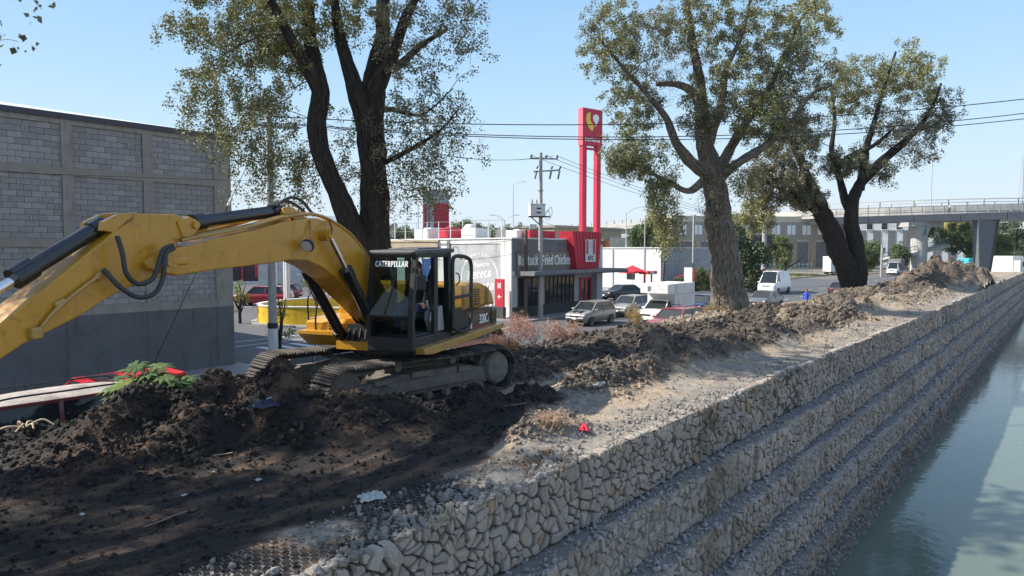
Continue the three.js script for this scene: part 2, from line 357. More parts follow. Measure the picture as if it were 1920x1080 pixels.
{ // clods on the heaps, pebbles along the wall's crest
  const r = rng(90), lists = CLODS.map(() => [[], []]), peb = PEBBLES.map(() => [[], []]);
  for (let k = 0; k < 110000; k++) {
    const far = r(), s = far < .5 ? lerp(-3, 14, r()) : far < .85 ? lerp(11, 34, r()) : lerp(30, 80, r()), l = lerp(5.6, 14, r());
    const [h, heap, dark] = bermAt(s, l);
    if (r() > .05 + heap * .9 + .3 * dark) continue;
    const size = (.014 + .07 * Math.pow(r(), 4)) * (.8 + heap * .8) * (s > 10 ? 1.35 : 1) * (s > 26 ? 1.6 : 1), q = k % 4;
    const c = soilColor(s, l, heap, dark), v = .75 + .55 * r();
    lists[q][0].push(mtx(W(s, l, h + size * .12), anyTurn(r), V(size * (1 + .4 * r()), size, size))); lists[q][1].push(lin(c.map((x) => x * v)));
  }
  lists.forEach(([m, c], q) => instanced('soil_clods', CLODS[q], M.clod, m, scene, c));
  for (let k = 0; k < 16000; k++) {
    const s = -3 + Math.pow(r(), 1.7) * 50, l = 5.3 + Math.pow(r(), 1.6) * 1.7, q = k % 3;
    const dense = smooth(-.35, .25, fbm(s * .6, l * .9 + 5, 3) + (s < 8 ? .25 : 0)) * smooth(6.5, 5.75, l);
    if (r() > dense) continue;
    const size = (.018 + .055 * Math.pow(r(), 2.2)) * (l < 5.8 && s < 14 ? 1.6 : 1), g = .22 + .2 * r();
    peb[q][0].push(mtx(W(s, l, bermAt(s, l)[0] + size * .2), anyTurn(r), V(size * 1.3, size, size))); peb[q][1].push(lin([g * 1.06, g * .97, g * .86]));
  }
  peb.forEach(([m, c], q) => instanced('crest_gravel', PEBBLES[q], M.clod, m, scene, c));
}
// ------------------------------------------------------------------ the gabion steps
function clip(poly, nx, ny, d) {                           // keep the side where nx*x + ny*y <= d
  const out = [];
  for (let i = 0; i < poly.length; i++) {
    const a = poly[i], b = poly[(i + 1) % poly.length], da = nx * a[0] + ny * a[1] - d, db = nx * b[0] + ny * b[1] - d;
    if (da <= 0) out.push(a);
    if (da * db < 0) { const t = da / (da - db); out.push([lerp(a[0], b[0], t), lerp(a[1], b[1], t)]); }
  }
  return out;
}
function packing(x0, x1, y0, y1, cell, r) {                // stones of mixed size filling one basket face
  const pts = [], nx = Math.max(2, Math.round((x1 - x0) / cell)), ny = Math.max(2, Math.round((y1 - y0) / cell));
  for (let i = 0; i < nx; i++) for (let j = 0; j < ny; j++) if (r() > .36) pts.push([x0 + (i + .5 + .8 * (r() - .5)) / nx * (x1 - x0), y0 + (j + .5 + .8 * (r() - .5)) / ny * (y1 - y0)]);
  for (let k = pts.length >> 2; k > 0; k--) { const q = pts[Math.floor(r() * pts.length)]; pts.push([clamp(q[0] + (r() - .5) * cell, x0 + .02, x1 - .02), clamp(q[1] + (r() - .5) * cell, y0 + .02, y1 - .02)]); }
  return pts.map((p, i) => {
    let poly = [[x0, y0], [x1, y0], [x1, y1], [x0, y1]];
    for (let k = 0; k < pts.length; k++) {
      if (k === i) continue; const q = pts[k], dx = q[0] - p[0], dy = q[1] - p[1], d2 = dx * dx + dy * dy;
      if (d2 > 16 * cell * cell) continue;
      poly = clip(poly, dx, dy, (q[0] * q[0] + q[1] * q[1] - p[0] * p[0] - p[1] * p[1]) / 2);
      if (poly.length < 3) return null;
    }
    return [p, poly];
  }).filter(Boolean);
}
function stoneInto(buf, [p, poly], z, gap, r, col) {        // a squat angular stone, its face towards +z
  let cx = 0, cy = 0; for (const q of poly) { cx += q[0]; cy += q[1]; } cx /= poly.length; cy /= poly.length;
  // cut corners so that the outline is not a bare cell
  let out = [];
  poly.forEach((a, i) => { const b = poly[(i + 1) % poly.length], e = Math.hypot(b[0] - a[0], b[1] - a[1]); if (e > .05) { const t = .1 + .14 * r(); out.push([lerp(a[0], b[0], t), lerp(a[1], b[1], t)], [lerp(a[0], b[0], 1 - t), lerp(a[1], b[1], 1 - t)]); } else out.push([(a[0] + b[0]) / 2, (a[1] + b[1]) / 2]); });
  const R = out.reduce((m, q) => Math.max(m, Math.hypot(q[0] - cx, q[1] - cy)), 0);
  out = out.map((q) => { const d = Math.hypot(q[0] - cx, q[1] - cy), k = Math.max(.3, (d - gap - .012 * r()) / d); return [lerp(cx, q[0], k), lerp(cy, q[1], k)]; });
  const tx_ = (r() - .5) * .42, ty_ = (r() - .5) * .36, lift = z + (r() - .5) * .062, dep = (x, y) => lift + (x - cx) * tx_ + (y - cy) * ty_, f = .72 + .17 * r();
  const back = out.map((q) => [q[0], q[1], z - .13]), ring = out.map((q) => [q[0], q[1], Math.min(dep(q[0], q[1]) - R * .15, z + .04)]);
  const top = out.map((q) => { const x = lerp(cx, q[0], f), y = lerp(cy, q[1], f); return [x, y, dep(x, y) + .012 * (r() - .5)]; }), c = [cx + .02 * (r() - .5), cy, dep(cx, cy) + R * .035];
  for (let i = 0; i < out.length; i++) {
    const j = (i + 1) % out.length;
    buf.quad(back[i], back[j], ring[j], ring[i], col); buf.quad(ring[i], ring[j], top[j], top[i], col); buf.tri(top[i], top[j], c, col);
  }
}
const TIER_LABEL = ['topmost gabion tier of grey stones, its crest level with the earth berm', 'second gabion tier from the top, grey purple stones in wire baskets', 'third gabion tier from the top, between two stone steps', 'fourth gabion tier from the top, above the mud-caked one', 'lowest gabion tier, mud-caked, standing at the waterline'];
const gabions = TIERS.map(([c, top], k) => {
  const foot = k < 4 ? TIERS[k + 1][1] : TIER_FOOT, g = thing('gabion_tier', TIER_LABEL[k], 'retaining wall', [0, 0, 0], ROT, 'stepped gabion tiers along the canal');
  const r = rng(300 + k), rest = new Buf(); let singles = 0;
  mesh('rubble_core', [span(-7, 118, foot - .02, top - (k ? .012 : .07), -c - .95, -c - .09)], k ? M.tread : M.core, g);
  const start = [1.0, 2.4, 4.6, 6.6, 8.5][k];                   // the first stones that the camera can see
  for (let s = -6; s < 116; s += 2) {
    const sag = .055 * n2(s * .41, k * 9), bulge = .06 * n2(s * .7 + 3, k * 4), cell = s < 30 ? .126 + .016 * n2(s, k) : s < 55 ? .2 : .27;
    for (const st of packing(s + .012, s + 1.988, foot + .015, top + sag, cell, r)) {
      const warm = r(), v = .82 + .26 * r(), base = warm < .02 ? [.44, .29, .18] : warm < .3 ? [.44, .365, .30] : warm < .65 ? [.43, .365, .325] : [.46, .395, .345];
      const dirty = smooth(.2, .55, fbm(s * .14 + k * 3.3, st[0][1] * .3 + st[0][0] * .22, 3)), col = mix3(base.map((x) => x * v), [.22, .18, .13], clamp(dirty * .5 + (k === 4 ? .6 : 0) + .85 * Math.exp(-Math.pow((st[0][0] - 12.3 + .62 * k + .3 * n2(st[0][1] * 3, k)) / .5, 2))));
      const zz = -c - .03 + bulge;
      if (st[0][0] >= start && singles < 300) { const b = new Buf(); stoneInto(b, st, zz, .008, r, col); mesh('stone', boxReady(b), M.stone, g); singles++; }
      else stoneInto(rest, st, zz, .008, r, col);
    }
  }
  stuff(mesh('packed_stones', boxReady(rest), M.stone, g));
  return g;
});
function boxReady(b) { const g = b.geo(); boxUV(g); return ready(g); }
{ // small stones lying on the treads, and the rusting wire netting on the near crest and face
  const r = rng(77);
  TIERS.forEach(([c, top], k) => {
    if (!k) return;
    const lists = PEBBLES.map(() => [[], []]);
    for (let i = 0; i < 2600; i++) {
      const s = Math.pow(r(), 1.5) * 75 - 2, l = c - .02 + r() * .42, size = (.03 + .07 * r() * r()) * (s > 30 ? 1.5 : 1), g = .40 + .2 * r(), q = i % 3;
      lists[q][0].push(mtx(V(s, top + .01 + size * .15, -l), anyTurn(r), V(size * 1.3, size, size))); lists[q][1].push(lin([g * 1.03, g * .98, g * .95]));
    }
    lists.forEach(([m, cc], q) => instanced('tread_gravel', PEBBLES[q], M.clod, m, gabions[k], cc));
  });
  const b = new Buf(), seg = (a, e) => { const d = V(...e).sub(V(...a)).normalize(), s1 = Math.abs(d.y) > .7 ? V(1, 0, 0) : V(0, 1, 0), u = s1.clone().cross(d).normalize().multiplyScalar(.0015), w = d.clone().cross(u).normalize().multiplyScalar(.0015);
    const o = [u, w.clone().sub(u).multiplyScalar(.6), w.clone().add(u).multiplyScalar(-.6)], P = (x, i) => [x[0] + o[i].x, x[1] + o[i].y, x[2] + o[i].z];
    for (let i = 0; i < 3; i++) { const j = (i + 1) % 3; b.quad(P(a, i), P(a, j), P(e, j), P(e, i)); } };
  const A = .1, B = .058;                                   // hexagonal netting, 10 cm cells
  function net(s0, s1, t0, t1, f) {
    for (let i = 0, t = t0; t < t1; i++, t += B * 1.5) for (let s = s0 + (i % 2) * A / 2; s < s1; s += A) {
      const P = [f(s, t), f(s + A / 2, t + B / 2), f(s + A, t), f(s + A / 2, t + B * 1.5)]; seg(P[0], P[1]); seg(P[1], P[2]); seg(P[1], P[3]);
    }
  }
  net(-1.5, 15, 0, .95, (s, t) => { const l = 5.24 + t; return [s, Math.max(BERM + .015, bermAt(s, l)[0] + .02) + .012 * n2(s * 5, t * 5), -l]; });
  net(0, 12, .02, 1.06, (s, t) => [s, BERM - t, -5.225 + .012 * n2(s * 4, t * 4)]);
  net(3, 13, .02, .9, (s, t) => [s, TIERS[1][1] - t, -4.875 + .012 * n2(s * 4, t * 4)]);
  stuff(mesh('wire_netting', b.geo(), M.wire, gabions[0]));
}
{ // the muddy foot of the wall, sloping into the water
  const n = 700, m = 16, pos = [], col = [], uv = [], idx = [];
  for (let i = 0; i < n; i++) for (let j = 0; j < m; j++) {
    const s = -4 + 122 * Math.pow(i / (n - 1), 1.35), t = j / (m - 1), edge = .12 * n2(s * .5, 2) + .1 * n2(s * 1.7, 5), l = lerp(4.06, 3.66 + edge * .6, t);
    const y = lerp(WATER + .22, WATER - .14, Math.pow(t, 1.2)) + .07 * ridged(s * 1.2, t * 2.2, 4) * (1 - .6 * t) + .06 * fbm(s * 4, t * 6, 2);
    pos.push(s, y, -l); uv.push(s, l); const k = .75 + .5 * fbm(s * 2, t * 3, 3); col.push(.21 * k, .18 * k, .145 * k);
    if (i && j) { const a = (i - 1) * m + j - 1, b2 = a + 1, d = i * m + j - 1; idx.push(a, d, b2, b2, d, d + 1); }
  }
  const g = new THREE.BufferGeometry();
  g.setAttribute('position', new THREE.Float32BufferAttribute(pos, 3)); g.setAttribute('color', new THREE.Float32BufferAttribute(col, 3)); g.setAttribute('uv', new THREE.Float32BufferAttribute(uv, 2));
  g.setIndex(idx.map((v, i) => idx[i % 3 === 1 ? i + 1 : i % 3 === 2 ? i - 1 : i])); g.computeVertexNormals();
  structure(inRoad(mesh('muddy_bank', ready(g), M.soil)));
  const r = rng(41), l1 = PEBBLES.map(() => [[], []]);
  for (let i = 0; i < 9000; i++) { const s = -3 + Math.pow(r(), 1.4) * 85, t = r() * .9, size = .04 + .13 * r() * r(), c = .16 + .2 * r(); l1[i % 3][0].push(mtx(W(s, lerp(4.0, 3.68, t), lerp(WATER + .2, WATER - .12, Math.pow(t, 1.2))), anyTurn(r), size)); l1[i % 3][1].push(lin([c, c * .95, c * .86])); }
  l1.forEach(([m2, c], q) => instanced('bank_stones', PEBBLES[q], M.clod, m2, scene, c));
}
// ------------------------------------------------------------------ figures
const FONT = await new FontLoader().loadAsync('fonts/droid/droid_sans_bold.typeface.json');
const SERIF = await new FontLoader().loadAsync('fonts/droid/droid_serif_bold.typeface.json');
function text(str, h, depth, sx = 1, font = FONT) {         // centred lettering in the x, y plane, facing +z
  const g = new TextGeometry(str, { font, size: h, depth, curveSegments: 3, bevelEnabled: false });
  g.computeBoundingBox(); const b = g.boundingBox; g.translate(-(b.min.x + b.max.x) / 2, -(b.min.y + b.max.y) / 2, 0); g.scale(sx, 1, 1); return g;
}
function figure(bones, res, blend = .035) {                 // one continuous body; bones: [a, b, ra, rb, colour]
  const lo = V(9, 9, 9), hi = V(-9, -9, -9);
  for (const [a, b, ra, rb] of bones) for (const [p, r] of [[a, ra], [b, rb]]) p.forEach((v, i) => { lo.setComponent(i, Math.min(lo.getComponent(i), v - r - .06)); hi.setComponent(i, Math.max(hi.getComponent(i), v + r + .06)); });
  const c = lo.clone().add(hi).multiplyScalar(.5), half = Math.max(hi.x - lo.x, hi.y - lo.y, hi.z - lo.z) / 2;
  const mc = new MarchingCubes(res, new THREE.MeshStandardMaterial(), false, false, 60000); mc.isolation = 0;
  const cap = (x, y, z, [a, b, ra, rb]) => {
    const dx = b[0] - a[0], dy = b[1] - a[1], dz = b[2] - a[2], L = dx * dx + dy * dy + dz * dz, t = L ? clamp(((x - a[0]) * dx + (y - a[1]) * dy + (z - a[2]) * dz) / L) : 0;
    return Math.hypot(x - a[0] - dx * t, y - a[1] - dy * t, z - a[2] - dz * t) - lerp(ra, rb, t);
  };
  for (let k = 0; k < res; k++) for (let j = 0; j < res; j++) for (let i = 0; i < res; i++) {
    const x = c.x + ((i - res / 2) / (res / 2)) * half, y = c.y + ((j - res / 2) / (res / 2)) * half, z = c.z + ((k - res / 2) / (res / 2)) * half;
    let d = 9; for (const bn of bones) { const e = cap(x, y, z, bn), h = clamp(.5 + .5 * (d - e) / blend); d = lerp(d, e, h) - blend * h * (1 - h); }
    mc.field[i + j * res + k * res * res] = -d;
  }
  mc.update();
  const n = mc.count, p = new Float32Array(n * 3), q = new Float32Array(n * 3), col = new Float32Array(n * 3);
  for (let i = 0; i < n; i++) {
    const x = c.x + mc.positionArray[i * 3] * half, y = c.y + mc.positionArray[i * 3 + 1] * half, z = c.z + mc.positionArray[i * 3 + 2] * half;
    let best = 9, bc; for (const bn of bones) { const e = cap(x, y, z, bn); if (e < best) { best = e; bc = bn[4]; } }
    p.set([x, y, z], i * 3); col.set(bc, i * 3);
  }
  q.set(mc.normalArray.subarray(0, n * 3));
  const g = new THREE.BufferGeometry();
  g.setAttribute('position', new THREE.BufferAttribute(p, 3)); g.setAttribute('normal', new THREE.BufferAttribute(q, 3)); g.setAttribute('color', new THREE.BufferAttribute(col, 3));
  const probe = V(q[0], q[1], q[2]); let sgn = 0; for (let i = 0; i < Math.min(n, 300); i++) sgn += (q[i * 3 + 1]) * (p[i * 3 + 1] - c.y);
  return ready(g);
}
const SKIN = [.32, .17, .105], HAIR = [.012, .01, .009];
const cloth = mat([1, 1, 1], .9, { vertexColors: true });

// ------------------------------------------------------------------ the excavator; local x is forward, z is its right side
const ex = thing('excavator', 'yellow crawler excavator with black cab, boom stretched out over dark soil', 'excavator', [-2.57, BERM + .02, -13.96], Math.atan2(-.934, -.358));
const X = {
  yellow: mat([.52, .25, .016], .48, { map: 'paint', rep: .55, clearcoat: .25, clearcoatRoughness: .4, rmap: 'rough', rrep: .4 }),
  worn: mat([.44, .26, .07], .6, { map: 'paint', rep: .8, rmap: 'rough' }),
  black: mat([.014, .014, .015], .38, { clearcoat: .3, rmap: 'rough', rrep: .6, map: 'dusty', rep: .5 }),
  cyl: mat([.012, .014, .018], .3, { clearcoat: .4, map: 'dusty', rep: .9 }),
  frame: mat([.020, .021, .023], .5, { map: 'dusty', rep: .8 }),
  roof: mat([.10, .10, .10], .65, { map: 'dusty', rep: .9 }),
  mud: mat([.24, .205, .17], 1, { map: 'soil', rep: 1.1, bump: ['soilB', .02, 1.4] }),
  shoe: mat([.155, .135, .115], .9, { map: 'soil', rep: 2.1, bump: ['soilB', .01, 2] }),
  shoe2: mat([.07, .062, .055], .8, { map: 'soil', rep: 2.1, bump: ['soilB', .012, 2] }),
  glass: mat([.70, .77, .75], .02, { transmission: 1, thickness: 0, ior: 1.5 }),
  red: mat([.45, .02, .03], .5), seat: mat([.30, .30, .30], .85), hose: mat([.035, .035, .036], .6), letter: mat([.8, .8, .8], .6),
};
{ // crawler tracks
  const TURN = -.402, R = .43, HALF = 1.82, CY = .46, tl = 4 * HALF + 2 * Math.PI * R, count = 50;
  const shoeG = boxUV(join([box(.178, .026, .6, 0, 0, 0), box(.02, .03, .6, -.055, .026, 0), box(.02, .03, .6, .005, .026, 0), box(.022, .034, .6, .068, .026, 0)])); ready(shoeG);
  for (const side of [-1, 1]) {
    const z = side * 1.19, fr = mesh('crawler_track', [
      prism([[-1.62, .2], [1.55, .2], [1.72, .34], [1.5, .52], [.6, .62], [-.7, .62], [-1.5, .52], [-1.7, .34]], .3, .03),
      prism([[-1.2, .3], [1.2, .3], [1.0, .5], [-1.0, .5]], .4, .02), box(.5, .1, .46, .2, .6, 0), box(.34, .1, .42, -.9, .56, 0), box(.34, .08, .42, 1.1, .54, 0),
    ], X.mud, ex);
    fr.rotation.y = TURN; fr.position.set(z * Math.sin(TURN), 0, z * Math.cos(TURN));
    const o = mesh('sprocket', [disc(.33, .36, -HALF, CY, 0, 'z', 26), disc(.39, .06, -HALF, CY, 0, 'z', 13), disc(.29, .05, -HALF, CY, side * .2, 'z', 26), disc(.31, .03, -HALF, CY, side * .185, 'z', 26), ...[0, 1, 2, 3, 4, 5].map((k) => disc(.018, .02, -HALF + .22 * Math.cos(k * 1.05), CY + .22 * Math.sin(k * 1.05), side * .23, 'z', 6))], mat([.25, .225, .19], 1, { map: 'soil', rep: 1.3 }), fr);
    mesh('idler', [disc(.36, .2, HALF, CY, 0, 'z', 24), disc(.12, .36, HALF, CY, 0, 'z', 14)], X.mud, fr);
    for (let k = 0; k < 7; k++) mesh('roller', [disc(.1, .3, -1.35 + k * .45, .16, 0, 'z', 14), disc(.07, .4, -1.35 + k * .45, .16, 0, 'z', 12)], X.mud, fr);
    for (const x of [-.65, .7]) mesh('carrier_roller', disc(.08, .26, x, .76, 0, 'z', 12), X.mud, fr);
    for (let k = 0; k < count; k++) {
      let d = k / count * tl, x, y, a; const arc = Math.PI * R;
      if (d < 2 * HALF) { x = HALF - d; y = CY + R - .035 * Math.sin(d / (2 * HALF) * Math.PI) * (1 + .3 * Math.sin(d * 3)); a = Math.PI; }
      else if (d < 2 * HALF + arc) { const t = (d - 2 * HALF) / R; x = -HALF - R * Math.sin(t); y = CY + R * Math.cos(t); a = Math.PI + t; }
      else if (d < 4 * HALF + arc) { x = -HALF + (d - 2 * HALF - arc); y = CY - R; a = 0; }
      else { const t = (d - 4 * HALF - arc) / R; x = HALF + R * Math.sin(t); y = CY - R * Math.cos(t); a = t; }
      const s = mesh('track_shoe', shoeG, k % 3 ? X.shoe : X.shoe2, fr);
      s.position.set(x, y, 0); s.rotation.z = a + Math.PI; 
    }
    mesh('track_chain', [box(2 * HALF, .09, .16, 0, CY + R - .085, 0), box(2 * HALF, .09, .16, 0, CY - R + .07, 0)], X.shoe2, fr);
  }
  const cf = mesh('undercarriage_frame', [box(1.5, .32, 1.9, 0, .6, 0), bar([.3, .55, -.6], [1.1, .45, -1.15], .34, .24), bar([.3, .55, .6], [1.1, .45, 1.15], .34, .24), bar([-.3, .55, -.6], [-1.1, .45, -1.15], .34, .24), bar([-.3, .55, .6], [-1.1, .45, 1.15], .34, .24)], X.mud, ex);
  cf.rotation.y = TURN;
  const ring = []; for (let k = 0; k < 34; k++) ring.push(box(.04, .05, .05, .66 * Math.cos(k * .185), .86, .66 * Math.sin(k * .185), 0, -k * .185, 0));
  mesh('swing_ring', [disc(.64, .2, 0, .9, 0, 'y', 30), ...ring], X.shoe2, ex);
}
{ // upper structure
  mesh('deck', [span(-2.2, .4, 1.05, 1.16, -1.34, 1.36), span(.4, .8, 1.05, 1.16, -.4, 1.36), span(-.4, 1.1, 1.04, 1.2, -.42, .46)], X.yellow, ex);
  mesh('side_step', [prism([[-2.6, 1.22], [-2.5, 1.14], [.95, 1.02], [1.3, 1.06], [1.36, 1.17], [-2.5, 1.27]], .24, .02, -1.58)], X.worn, ex);
  mesh('engine_hood', [prism([[-.95, 1.66], [-.95, 2.2], [-1.15, 2.26], [-1.75, 2.24], [-2.2, 2.14], [-2.48, 1.97], [-2.62, 1.68]], 2.66, .09)], X.yellow, ex);
  const sp = mesh('side_panel', [span(-2.3, -.95, 1.24, 1.655, -1.385, 1.385), span(-.95, -.2, 1.2, 1.75, -1.3, -.45)], X.black, ex);
  mesh('red_stripe', [span(-2.28, -1.0, 1.27, 1.292, -1.392, -1.386)], X.red, sp);
  mesh('model_lettering', at(text('320C', .2, .006, .72), -1.78, 1.43, -1.388, 0, Math.PI, 0), X.letter, sp);
  mesh('model_lettering', at(text('L', .09, .006, .8), -2.08, 1.385, -1.388, 0, Math.PI, 0), X.letter, sp);
  mesh('model_lettering', at(text('T', .3, .006, .9), -1.12, 1.42, -1.388, 0, Math.PI, 0), X.letter, sp);
  const cw = []; for (let k = 0; k <= 12; k++) { const a = -1 + k / 6; cw.push([-2.42 - .32 * Math.cos(a * 1.35), 1.36 * a]); }
  const cwg = new THREE.ExtrudeGeometry(new THREE.Shape([[-2.25, 1.36], [-2.25, -1.36], ...cw].map((p) => new THREE.Vector2(...p))), { depth: .46, bevelEnabled: true, bevelSize: .04, bevelThickness: .05, bevelSegments: 3 });
  cwg.rotateX(-Math.PI / 2); cwg.translate(0, 1.12, 0); 
  const low = cwg; mesh('counterweight', low, X.black, ex);
  for (let g = 0; g < 2; g++) for (let k = 0; k < 7; k++) mesh('louver', rbox(g ? .3 : .16, .026, .02, -1.95 + g * .44 - (g ? .0 : .12), 1.77 + k * .053, -1.362, .008), X.black, ex);
  // fuel tank, tool box and hydraulic cover on the far side
  mesh('tool_box', [prism([[-.3, 1.06], [.78, 1.06], [.84, 1.2], [.84, 1.5], [.74, 1.58], [-.3, 1.6]], .92, .05, .46), prism([[.8, 1.05], [1.12, 1.3], [1.12, 1.36], [.8, 1.36]], .86, .02, .5)], X.yellow, ex);
  for (let k = 0; k < 4; k++) mesh('vent_slot', rbox(.02, .022, .2, .848, 1.34 + k * .05, .72, .006), X.black, ex);
  mesh('hydraulic_cover', [prism([[-1.0, 1.2], [-.15, 1.2], [-.15, 1.85], [-.3, 2.02], [-1.0, 2.06]], .8, .07, .5), disc(.1, .08, -.5, 2.07, .9, 'y', 14)], X.yellow, ex);
  mesh('handrail', [tube([[.78, 1.5, 1.34], [.78, 2.0, 1.34], [.6, 2.16, 1.34], [-.1, 2.2, 1.34], [-.2, 1.95, 1.34]], .017, 7)], X.frame, ex);
  mesh('whip_hose', tube([[.86, 1.2, 1.1], [.9, 1.6, 1.08], [.86, 2.0, 1.0], [.75, 2.35, .6], [.7, 2.5, .35]], .02, 7), X.hose, ex);
  mesh('valve_bank', [box(.4, .3, .6, .75, 1.36, 0), ...[-.24, -.12, 0, .12, .24].flatMap((z) => [rod([.9, 1.5, z], [1.05, 1.12, z * 1.2], .025), rod([.7, 1.5, z], [.95, 1.75, z * 1.1], .022)])], X.frame, ex);
}
{ // boom, stick, cylinders and hoses: outlines in the machine's forward / up plane
  const boomOut = [[5.94, 2.71], [5.5, 2.61], [5.19, 2.64], [4.72, 2.68], [3.87, 2.73], [3.25, 2.79], [2.89, 2.77], [2.54, 2.67], [2.08, 2.45], [1.63, 2.15], [1.24, 1.9], [.6, 1.46], [.3, 1.36], [.06, 1.46], [.08, 1.76], [.5, 2.18], [1.19, 2.88], [1.61, 3.18], [2.0, 3.34], [2.32, 3.43], [2.6, 3.47], [2.87, 3.46], [3.5, 3.37], [4.08, 3.23], [4.71, 3.12], [5.18, 3.02], [5.57, 2.95], [5.86, 2.86], [5.98, 2.78]];
  const boom = mesh('boom', prism(boomOut, .56, .018), X.yellow, ex);
  mesh('pivot_boss', [disc(.13, .66, 5.66, 2.78, 0, 'z', 22), disc(.05, .7, 5.66, 2.78, 0, 'z', 12), rbox(.34, .11, .62, 5.5, 2.8, 0, .03)], X.yellow, boom);
  mesh('cylinder_bracket', [prism([[2.75, 3.44], [3.05, 3.42], [3.34, 3.5], [3.3, 3.6], [3.18, 3.63], [2.95, 3.56]], .09, .01, -.2), prism([[2.75, 3.44], [3.05, 3.42], [3.34, 3.5], [3.3, 3.6], [3.18, 3.63], [2.95, 3.56]], .09, .01, .11)], X.yellow, boom);
  for (const [z, dy] of [[-.24, .03], [-.16, .04], [.2, .03]]) mesh('hydraulic_pipe', tube([[1.0, 2.74 + dy, z], [1.3, 3.0 + dy, z], [1.62, 3.21 + dy, z], [2.1, 3.4 + dy, z], [2.6, 3.5 + dy, z], [3.3, 3.44 + dy, z], [4.2, 3.24 + dy, z], [5.0, 3.1 + dy, z], [5.4, 3.03 + dy, z]], .026, 7, 60), X.worn, boom);
  mesh('cylinder_boss', [disc(.095, .86, 2.5, 3.19, 0, 'z', 18), disc(.06, .95, 2.5, 3.19, 0, 'z', 14)], X.yellow, boom);
  const lamp = mesh('work_lamp', [at(lathe([[0, 0], [.06, .01], [.1, .06], [.11, .12], [0, .12]], 16), 2.98, 3.07, -.42, 0, 0, -2.2)], X.frame, boom);
  mesh('lamp_lens', at(disc(.095, .012, 0, 0, 0, 'y', 16), 3.085, 3.0, -.42, 0, 0, -2.2), mat([.55, .58, .6], .15), lamp);
  mesh('lamp_bracket', tube([[2.82, 3.42, -.3], [2.86, 3.25, -.34], [2.93, 3.12, -.4]], .016, 6), X.worn, lamp);
  const stickOut = [[5.18, 3.2], [5.24, 3.34], [5.4, 3.4], [6.02, 3.38], [6.16, 3.3], [6.42, 3.06], [6.9, 2.71], [7.42, 2.33], [7.62, 2.18], [8.62, 1.5], [8.72, 1.4], [8.68, 1.28], [8.5, 1.26], [7.62, 1.84], [7.38, 1.97], [6.77, 2.2], [6.35, 2.41], [5.86, 2.58], [5.6, 2.6], [5.5, 2.72], [5.4, 3.02]];
  const stick = mesh('stick', prism(stickOut, .38, .016), X.yellow, ex);
  mesh('cylinder_lug', [prism([[5.06, 3.22], [5.1, 3.34], [5.22, 3.38], [5.42, 3.3], [5.34, 3.1], [5.2, 3.08]], .44, .02), disc(.05, .52, 5.14, 3.27, 0, 'z', 14)], X.yellow, stick);
  mesh('bucket_cylinder_bracket', [prism([[5.98, 3.4], [6.24, 3.36], [6.44, 3.26], [6.46, 3.16], [6.3, 3.14], [6.06, 3.28]], .08, .01, -.19), prism([[5.98, 3.4], [6.24, 3.36], [6.44, 3.26], [6.46, 3.16], [6.3, 3.14], [6.06, 3.28]], .08, .01, .11)], X.yellow, stick);
  mesh('grease_pipe', [tube([[6.42, 2.72, -.22], [6.7, 2.55, -.23], [7.08, 2.28, -.23], [7.24, 2.1, -.22]], .022, 7), rbox(.16, .09, .06, 6.5, 2.66, -.21, .02, 0, 0, -.5), rbox(.13, .08, .06, 7.0, 2.36, -.21, .02, 0, 0, -.5), rbox(.12, .13, .1, 7.28, 2.07, -.22, .03)], X.worn, stick);
  const sc = mesh('stick_cylinder', [rod([3.3, 3.55, 0], [4.86, 3.32, 0], .098, .098, 20), rod([4.8, 3.33, 0], [4.98, 3.3, 0], .125, .125, 20), rod([3.24, 3.56, 0], [3.42, 3.535, 0], .115, .115, 18)], X.cyl, ex);
  mesh('piston_rod', rod([4.95, 3.3, 0], [5.14, 3.27, 0], .06, .06, 16), M.chrome, sc);
  const bc = mesh('bucket_cylinder', [rod([6.36, 3.2, 0], [7.22, 2.7, 0], .092, .092, 20), rod([7.14, 2.75, 0], [7.34, 2.63, 0], .118, .118, 20), rod([6.3, 3.24, 0], [6.44, 3.155, 0], .105, .105, 18)], X.cyl, ex);
  mesh('piston_rod', rod([7.3, 2.65, 0], [8.25, 2.1, 0], .052, .052, 16), M.chrome, bc);
  for (const z of [-.42, .42]) {
    const c = mesh('boom_cylinder', [rod([1.02, 1.34, z], [1.98, 2.56, z], .1, .1, 20), rod([1.9, 2.46, z], [2.02, 2.61, z], .118, .118, 20), rod([.96, 1.26, z], [1.08, 1.4, z], .12, .12, 16)], X.cyl, ex);
    mesh('piston_rod', [rod([2.0, 2.58, z], [2.48, 3.17, z], .048, .048, 14)], M.chrome, c);
  }
  const P = (f, y, z) => [f, y, z];
  mesh('hydraulic_hose', tube([P(6.36, 3.1, -.3), P(6.33, 2.9, -.34), P(6.3, 2.66, -.36), P(6.18, 2.54, -.38), P(6.0, 2.58, -.4), P(5.88, 2.78, -.4), P(5.8, 2.94, -.38), P(5.62, 3.0, -.34)], .028, 9, 60), X.hose, ex);
  mesh('hydraulic_hose', tube([P(6.52, 2.72, -.26), P(6.38, 2.5, -.36), P(6.18, 2.38, -.4), P(5.97, 2.42, -.42), P(5.86, 2.6, -.43), P(5.83, 2.78, -.43), P(5.78, 2.9, -.41), P(5.62, 2.96, -.36)], .028, 9, 60), X.hose, ex);
  mesh('hydraulic_hose', tube([P(3.42, 3.62, -.1), P(3.2, 3.74, -.1), P(3.0, 3.79, -.1), P(2.78, 3.75, -.1), P(2.62, 3.62, -.12), P(2.52, 3.52, -.14)], .026, 8, 40), X.hose, ex);
